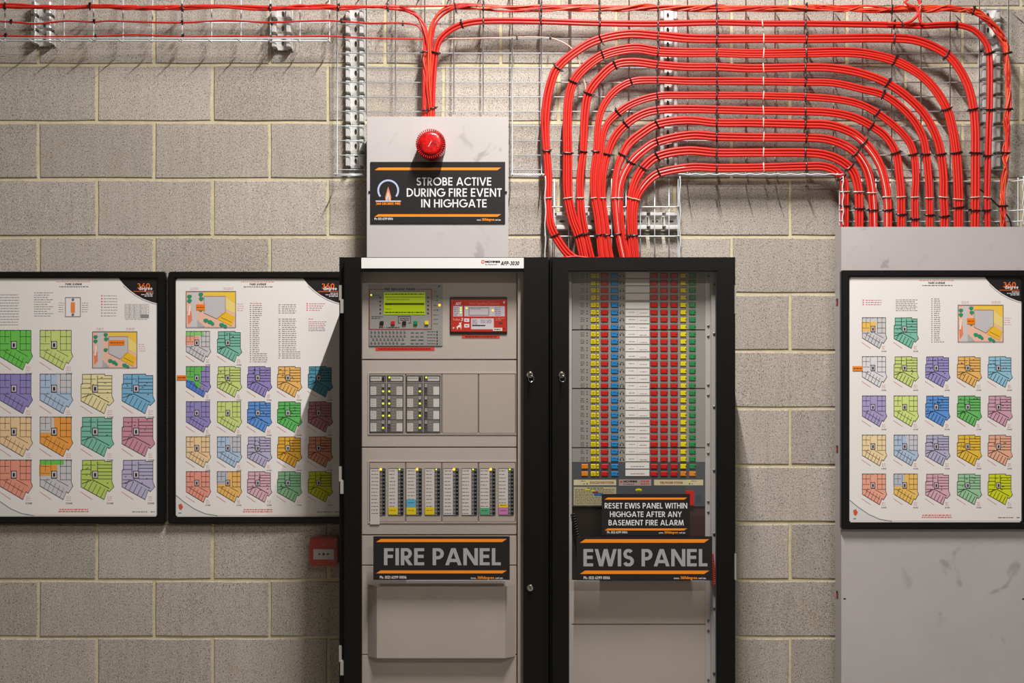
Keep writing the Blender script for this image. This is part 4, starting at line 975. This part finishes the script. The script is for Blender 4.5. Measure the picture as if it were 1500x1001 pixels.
# ---------------------------------------------------------------- right-hand cover panel
e = empty('cover_panel', W(1420, ZB, .03)[:2]+(0,), 'tall grey sheet metal cover at right edge carrying a framed plan', 'cover panel')
b = MB(); p0, p1 = W(1232.4, 332.4, .105), W(1640, 332.4, .105)
b.wbox((p0[0], -.105, 0.0), (p1[0], -.1035, p0[2])); fp = b.build('front_sheet', M['grey'], e)
b = MB(); b.wbox((p0[0], -.1035, 0), (p0[0]+.002, -.040, p0[2])); b.build('side_sheet', M['grey'], e)
b = MB(); b.wbox((p1[0]-.002, -.1035, 0), (p1[0], -.040, p0[2])); b.build('side_sheet', M['grey'], e)
for y in (442, 660, 876):
    X, _, Z = W(1232.4, y, .105)
    b = MB(); b.wbox((X-.001, -.072, Z-.012), (X, -.052, Z+.012)); b.build('slot_hole', M['dark'], e)
    b = MB(); b.wbox((X-.002, -.066, Z-.009), (X-.001, -.058, Z+.004)); b.build('slot_cable', M['redp'], e)
p = Print(.105)
for x, y in ((1237.2, 877.6), (1499, 878)): p.rect(x-1.8, y-1, x+1.8, y+1, (40, 34, 32))
p.build('rivet_hole', M['printm'], e)

# ---------------------------------------------------------------- framed plans
K = (34, 30, 32)
PA = [(0, 0), (.95, 0), (.95, .56), (1, .66), (.86, .84), (.80, .80), (.70, 1), (0, .66)]
PB = [(.04, .01), (.72, 0), (.72, .04), (.94, .04), (.94, .56), (1, .68), (.86, .80), (.80, .76), (.70, 1), (0, .68), (0, .26), (.04, .26)]
def plan(p, cx, cy, w_, h_, kind, col, extra=None):
    x0, y0 = cx-w_/2, cy-h_/2
    T = lambda q: [(x0+x*w_, y0+y*h_) for x, y in q]
    sh = PA if kind == 'A' else PB
    dkc = tuple(int(v*.38) for v in col)
    p.poly(T(sh), col, 1)
    for poly_, c_ in (extra or ()): p.poly(T(poly_), c_, 2)
    lw = .55
    p.line(T(sh+[sh[0]]), .75, dkc, 3)
    def ln(a, b, t=lw): p.line(T([a, b]), t, dkc, 3)
    if kind == 'A':
        for x in (.16, .33, .62, .80): ln((x, 0), (x, .3 if x < .6 else .5))
        for y in (.16, .34, .5): ln((0, y), (.3, y)); ln((.6, y), (.95, y))
        for t in (.15, .32, .5, .68, .85):
            ax, ay = .70*t, .66+.34*t; ln((ax, ay), (ax+.13, ay-.25))
        ln((.12, .52), (.72, .82)); ln((.5, .5), (.86, .66))
        for k in range(5): p.rect(x0+w_*(.2*k), y0-.4, x0+w_*(.2*k)+1.2, y0+1, dkc, 4)
    else:
        ln((.04, .13), (.45, .13)); ln((.30, 0), (.30, .42), .9); ln((.5, .04), (.5, .46), .9)
        for y in (.12, .21, .30, .39, .48): ln((.5, y), (.94, y), .75)
        for y in (.24, .36, .5): ln((.02, y), (.3, y), .75)
        ln((.36, .5), (.86, .72), .9); ln((.02, .6), (.36, .5), .9)
        for t in (.12, .3, .48, .66, .84):
            ax, ay = .70*t, .68+.32*t; ln((ax, ay), (ax+.14, ay-.22), .8)
        r = random.Random(int(cx*3+cy))
        for k in range(10):
            a, c_ = r.uniform(.08, .8), r.uniform(.06, .6); p.rect(x0+a*w_, y0+c_*h_, x0+a*w_+r.uniform(.8, 2.6), y0+c_*h_+.9, dkc, 4)
    p.rect(x0+.36*w_, y0+.29*h_, x0+.50*w_, y0+.45*h_, (205, 196, 204), 5)
    p.line(T([(.35, .28), (.51, .28), (.51, .46), (.35, .46), (.35, .28)]), .8, K, 6); p.rect(x0+.40*w_, y0+.33*h_, x0+.46*w_, y0+.42*h_, K, 7)
    # zone caption and pink notes
    p.line([(x0-1, y0+h_*.80), (x0+w_*.34, y0+h_*1.0)], .8, (226, 160, 150), 2)
    for k in range(3): p.greek(x0+w_*.80, x0+w_*.94, y0+h_*(.93+.045*k), .6, (230, 170, 165), 2)
    p.text('ZONE', x0+w_*.78, x0+w_*.98, y0+h_*1.075, y0+h_*1.115, (120, 112, 112), .16)
def sitemap(p, x0, y0, x1, y1, second=True):
    w_, h_ = x1-x0, y1-y0; T = lambda q: [(x0+x*w_, y0+y*h_) for x, y in q]
    p.rect(x0, y0, x1, y1, (238, 190, 168), 1)
    p.poly(T([(.1, 0), (.24, 0), (.22, .45), (.22, 1), (.08, 1), (.12, .6)]), (206, 202, 202), 2)
    p.poly(T([(.38, 0), (1, 0), (1, .35), (.78, .12), (.36, .12)]), (242, 200, 74), 2)
    p.poly(T([(.78, .14), (1, .35), (1, .62), (.80, .5)]), (240, 214, 130), 2)
    p.poly(T([(.36, .14), (.79, .14), (.79, .58), (.70, .62), (.62, .76), (.36, .6)]), (198, 194, 196), 3)
    p.line(T([(.36, .14), (.79, .14), (.79, .58), (.62, .76), (.36, .6), (.36, .14)]), .5, (110, 90, 90), 4)
    p.poly(T([(.70, .64), (.80, .56), (.99, .72), (.92, .96), (.64, .78)]), (240, 190, 50), 4); p.line(T([(.70, .72), (.92, .86)]), .6, (120, 80, 20), 5)
    p.poly(T([(.22, .78), (.38, .98), (.22, 1)]), (178, 176, 176), 3); p.poly(T([(.02, .55), (.1, .55), (.12, .8), (.04, .92)]), (236, 132, 98), 3)
    p.poly(T([(.06, .38), (.09, .40), (.07, .66), (.03, .66)]), (236, 228, 224), 4)
    for cx, cy, n_ in ((.05, .14, 3), (.05, .26, 3), (.28, .08, 3), (.29, .2, 3), (.38, .80, 3), (.46, .84, 3), (.52, .88, 2), (.70, .92, 3), (.78, .96, 2), (.28, .5, 3)):
        for k in range(n_): p.disc(x0+(cx+.015*k)*w_, y0+(cy+.02*(k % 2))*h_, .035*w_, (44, 150, 110), 5+.05*k, 8)
    ob = (.20, .36, .38, .52) if second else (.38, .24, .72, .38)
    p.rect(x0+ob[0]*w_, y0+ob[1]*h_, x0+ob[2]*w_, y0+ob[3]*h_, (240, 130, 30), 6); p.greek(x0+ob[0]*w_+1, x0+ob[2]*w_-1, y0+(ob[1]+ob[3])/2*h_, 1, (120, 60, 20), 7)
    p.line([(x0, y0), (x1, y0), (x1, y1), (x0, y1), (x0, y0)], .8, (112, 106, 106), 7)
    for k in range(4): p.greek(x1+2, x1+12, y0+h_*(.35+.06*k), .6, (228, 160, 152), 2, k)
    for k in range(2): p.greek(x0+w_*.08, x0+w_*.25, y0-5+2*k, .6, (228, 160, 152), 2, k); p.greek(x0+w_*.75, x0+w_*.95, y0-5+2*k, .6, (228, 160, 152), 2, k)
def framed(label, ox0, oy0, ox1, oy1, ix0, iy0, ix1, iy1, base_d, draw, title_x):
    D = base_d+.022
    e = empty('framed_plan', W((ox0+ox1)/2, oy1, base_d), label, 'framed plan', 'framed building plans')
    b = MB(); b.ring((ox0, oy0, ox1, oy1), (ix0, iy0, ix1, iy1), base_d, D); b.build('frame', M['blackframe'], e, bevel=.004)
    pd = base_d+.013
    b = MB(); b.box(ox0+3, oy0+3, ox1-3, oy1-3, base_d+.002, pd); sh = b.build('poster_sheet', M['paper'], e)
    p = Print(pd)
    # corner swoosh, logo
    q = [(ix1-56, iy0), (ix1+1, iy0), (ix1+1, iy0+37)]+[(ix1-56+57*t, iy0+37*(t**.62)) for t in (.9, .75, .6, .45, .3, .18, .08)]
    q = [(ix1-56, iy0), (ix1+1, iy0), (ix1+1, iy0+37), (ix1-8, iy0+34.6), (ix1-20, iy0+30), (ix1-30, iy0+24.4), (ix1-40, iy0+17), (ix1-48, iy0+9.6)]
    p.poly(q, (34, 30, 31), 2); p.line([(a-1, c+1.6) for a, c in q[2:]], .7, (150, 146, 146), 2)
    p.text('360', ix1-29, ix1-10, iy0+7.5, iy0+15.5, (240, 112, 36), .16, 3); p.text('degree', ix1-26, ix1-6.5, iy0+12, iy0+17.5, (238, 234, 232), .15, 4)
    p.rect(ix1-34, iy0+19, ix1-5, iy0+20, (226, 96, 40), 3)
    for k in range(3): p.greek(ix1-(16, 23, 18)[k], ix1-5, iy0+22+k*2.2, 1.3, (206, 202, 202), 3, k)
    # bottom swoosh, footers
    a = [(ix0, iy1-33), (ix0+12, iy1-23), (ix0+28, iy1-12), (ix0+44, iy1-5), (ix0+62, iy1-2)]
    p.poly([(ix0, iy1-33)]+a[1:]+[(ix0, iy1-2)], (222, 218, 217), 1); p.line(a, 1.2, (128, 136, 140), 2); p.line([(ix0+50, iy1-2.6), (ix1-3, iy1-2.6)], .4, (190, 186, 184), 2)
    p.poly([(ix0+5, iy1-18), (ix0+9, iy1-20), (ix0+12, iy1-15), (ix0+9, iy1-10), (ix0+6, iy1-12)], (206, 96, 60), 3); p.greek(ix0+5, ix0+11, iy1-6, .9, (90, 86, 86), 3)
    p.greek(title_x-21, title_x+21, iy1-11, 1.4, (222, 110, 96), 2); p.greek(title_x-22, title_x+22, iy1-8, 1.4, (222, 110, 96), 2)
    p.greek(ix1-36, ix1-14, iy1-7.5, 1.0, (110, 104, 104), 2); p.greek(ix1-9, ix1-3, iy1-7.5, 1.1, (110, 104, 104), 2)
    p.greek(title_x-25, title_x+25, iy0+5, 1.2, (236, 172, 140), 2); p.text('PARK AVENUE', title_x-12, title_x+12, iy0+7.4, iy0+10.2, (60, 54, 54), .2, 2); p.greek(title_x-21, title_x+23, iy0+12.6, 1.1, (110, 104, 104), 2)
    draw(p); p.build('printed_plans', M['printm'], sh); return e
gn, tl, lg, pu, og_, sb = (112, 200, 88), (128, 192, 170), (206, 220, 132), (150, 138, 196), (240, 186, 106), (126, 180, 214)
ye, sal, lb, cream, lv, pk_, gr2, red_, bl, ora = (236, 222, 168), (236, 156, 136), (178, 198, 222), (240, 206, 160), (186, 180, 208), (222, 176, 190), (206, 204, 206), (232, 140, 128), (98, 150, 220), (240, 164, 76)
def p1(p):
    cols = [(-36, 'A'), (24, 'A'), (83, 'A'), (143, 'B'), (203, 'B')]; ys = (513, 577, 640, 703)
    T = [[(0, gn), (0, lg)], [(0, pu), (0, lb), (0, ye), (0, sb)], [(0, cream), (0, ora), (0, tl), (0, (206, 146, 164))], [(0, sal), (0, gr2), (0, (188, 210, 106)), (0, lv)]]
    for r_, row in enumerate(T):
        for i, (_, c_) in enumerate(row):
            cx, kd = cols[i+1]; ex = None
            if (r_, i) == (1, 1): ex = [([(.5, 0), (.95, 0), (.95, .2), (.88, .46), (.5, .46)], gr2)]
            if (r_, i) == (2, 1): ex = [([(0, 0), (.42, 0), (.42, .40), (0, .40)], gr2)]
            if (r_, i) == (3, 1): ex = [([(0, 0), (.72, 0), (.72, .12), (0, .12)], gn), ([(-.03, .12), (.52, .12), (.52, .28), (.38, .28), (.38, .4), (-.03, .4)], ora)]
            plan(p, cx, ys[r_], 48, 58, kd, c_, ex)
    for r_, c_ in enumerate((gn, pu, cream, sal)): plan(p, -37, ys[r_], 48, 58, 'A', c_)
    sitemap(p, 136, 486, 201, 539, False)
    for k in range(12):
        p.greek(-40, 28, 432+k*4, .8, (140, 132, 132), 2, k); 
        if k < 11: p.greek(50, 78-(k % 3)*4, 429+k*3.4, .8, (150, 142, 142), 2, k)
    p.line([(96, 436), (118, 436), (118, 464), (96, 464), (96, 436)], .8, (110, 104, 104), 3); p.rect(104, 443, 110, 458, (236, 140, 60), 3); p.disc(107, 439, 2, (120, 110, 110), 4, 8); p.disc(107, 461, 2, (120, 110, 110), 4, 8)
    for k in range(5): p.greek(86, 94, 444+k*3.2, .6, (150, 142, 142), 2, k); p.greek(120, 129, 444+k*3.2, .6, (150, 142, 142), 2, k)
    for k in range(8): p.rect(148, 432.5+k*4.2, 150.4, 434.5+k*4.2, (228, 120, 108) if k < 4 else (176, 170, 170)); p.greek(152, 172, 433.5+k*4.2, .8, (170, 140, 138), 2, k)
    for k in range(6): p.line([(183, 446+k*4), (218, 446+k*4)], .4, (150, 144, 144)); p.greek(184, 216, 448+k*4, .7, (170, 164, 164), 2, k)
    for x in (183, 190, 197, 206, 218): p.line([(x, 446), (x, 466)], .4, (150, 144, 144))
    p.rect(206, 461, 218, 466, (140, 136, 136))
def grid5(p, X, Y, cells, exA):
    for (r_, c_), (kd, col) in cells.items(): plan(p, X[c_], Y[r_], 36, 45, kd, col, exA.get((r_, c_)))
ex_site = [([(0, 0), (.72, 0), (.72, .14), (0, .14)], (140, 208, 118)), ([(-.03, .16), (.52, .16), (.52, .36), (.36, .36), (.36, .44), (-.03, .44)], (238, 164, 140))]
def p2(p):
    X = (291, 336.5, 380.5, 424.5, 469.5); Y = (508, 559.5, 611, 662.5, 713.5)
    cells = {(0, 0): ('A', gr2), (0, 1): ('B', tl), (1, 0): ('A', pu), (1, 1): ('B', lg), (1, 2): ('B', pu), (1, 3): ('B', og_), (1, 4): ('B', (84, 148, 170)),
             (2, 0): ('A', pu), (2, 1): ('A', lg), (2, 2): ('B', bl), (2, 3): ('B', (98, 186, 98)), (2, 4): ('B', (190, 128, 136)), (3, 0): ('A', cream), (3, 1): ('A', lb), (3, 2): ('B', lv), (3, 3): ('B', (228, 172, 60)), (3, 4): ('B', (216, 146, 114)),
             (4, 0): ('A', sal), (4, 1): ('A', og_), (4, 2): ('B', pk_), (4, 3): ('B', (140, 190, 146)), (4, 4): ('B', (200, 206, 40))}
    ex = {(0, 0): ex_site, (1, 0): [([(0, 0), (.72, 0), (.72, .16), (.58, .16), (.58, .7), (.4, .7), (.3, .5), (0, .42)], (104, 190, 92)), ([(.0, .42), (.3, .5), (.5, .78), (.74, .78), (.70, 1), (0, .66)], (84, 128, 208))],
          (3, 1): [([(.5, 0), (.95, 0), (.95, .2), (.9, .5), (.62, .46), (.5, .3)], (196, 196, 204))], (4, 1): [([(-.03, 0), (.42, 0), (.42, .40), (-.03, .40)], (186, 190, 204))]}
    grid5(p, X, Y, cells, ex); sitemap(p, 273, 427, 345.5, 480)
    p.rect(259.5, 550, 273.5, 557, (240, 124, 36), 8); p.greek(261, 272, 553.4, 1.4, (120, 50, 20), 9)
    p.greek(366, 384, 444.5, .9, (228, 130, 118), 2)
    for k in range(29): p.greek(366, 368, 447.6+k*2.95, .9, (120, 112, 112), 2, k); p.greek(370, 380+(12 if k > 23 else (4 if k < 6 else 0)), 447.6+k*2.95, .9, (140, 132, 132), 2, k)
    for k in range(27):
        if k not in (5, 6): p.greek(408, 411, 446.6+k*3, .9, (130, 124, 124), 2, k); p.greek(413, 434+(6 if k > 22 else 0), 446.6+k*3, .9, (140, 132, 132), 2, k)
    for k in range(4): p.rect(449, 444+k*3.2, 451, 445.8+k*3.2, (226, 110, 100)); p.greek(453, 476-(k*2), 445+k*3.2, .9, (200, 130, 124), 2, k)
    p.greek(452, 460, 467.5, .9, (228, 130, 118), 2)
    for k in range(6): p.greek(452, 478-(k % 2)*2, 471.5+k*2.6, .8, (214, 140, 134) if k < 4 else (140, 134, 134), 2, k)
def p3(p):
    X = (1281, 1327.5, 1373.7, 1420, 1465); Y = (488, 545, 602.5, 660, 717)
    cells = {(0, 0): ('A', gr2), (0, 1): ('B', tl), (1, 0): ('A', (224, 222, 224)), (1, 1): ('B', lg), (1, 2): ('B', (158, 148, 204)), (1, 3): ('B', og_), (1, 4): ('B', (150, 200, 222)),
             (2, 0): ('A', (170, 160, 204)), (2, 1): ('A', (214, 228, 136)), (2, 2): ('B', bl), (2, 3): ('B', (110, 192, 106)), (2, 4): ('B', (214, 166, 182)), (3, 0): ('A', (242, 216, 170)), (3, 1): ('A', lb), (3, 2): ('B', lv), (3, 3): ('B', (238, 194, 72)), (3, 4): ('B', (240, 180, 150)),
             (4, 0): ('A', (240, 170, 146)), (4, 1): ('A', (242, 196, 106)), (4, 2): ('B', pk_), (4, 3): ('B', (160, 206, 164)), (4, 4): ('B', (216, 222, 44))}
    ex = {(0, 0): [([(-.03, .14), (.56, .14), (.56, .44), (-.03, .44)], (240, 190, 96))], (3, 1): [([(.5, 0), (.95, 0), (.95, .2), (.9, .5), (.62, .46), (.5, .3)], (210, 206, 212))], (4, 1): [([(-.03, 0), (.42, 0), (.42, .40), (-.03, .40)], (190, 196, 208))]}
    grid5(p, X, Y, cells, ex); sitemap(p, 1403, 447, 1469, 501)
    p.rect(1248.5, 536.5, 1263.5, 543.5, (240, 140, 40), 8); p.greek(1250, 1262, 540, 1.4, (120, 60, 20), 9)
    for k in range(3): p.rect(1263.5, 439+k*3.2, 1265.5, 440.8+k*3.2, (226, 110, 100)); p.greek(1268, 1291, 440+k*3.2, .9, (200, 130, 124), 2, k)
    for k in range(7): p.greek(1312, 1344-(k % 2)*3, 439.5+k*2.6, .8, (140, 132, 132), 2, k)
    for k in range(22): p.greek(1364, 1366, 438+k*3.0, .9, (130, 124, 124), 2, k); p.greek(1368, 1377+(6 if k > 20 else 0), 438+k*3.0, .9, (140, 132, 132), 2, k)
framed('black-framed plan at far left, cut off by the picture edge', -24, 398, 241.5, 768, -12.5, 407.6, 229.8, 757.5, .002, p1, 108)
framed('black-framed plan directly left of the cabinets, crossed by a diagonal shadow', 246, 398, 511.5, 768, 256.5, 407.8, 500, 757.8, .002, p2, 378)
framed('black-framed plan mounted on the grey metal cover at right', 1232.8, 396, 1508.5, 776, 1244.6, 405.8, 1498, 766, .1055, p3, 1372)
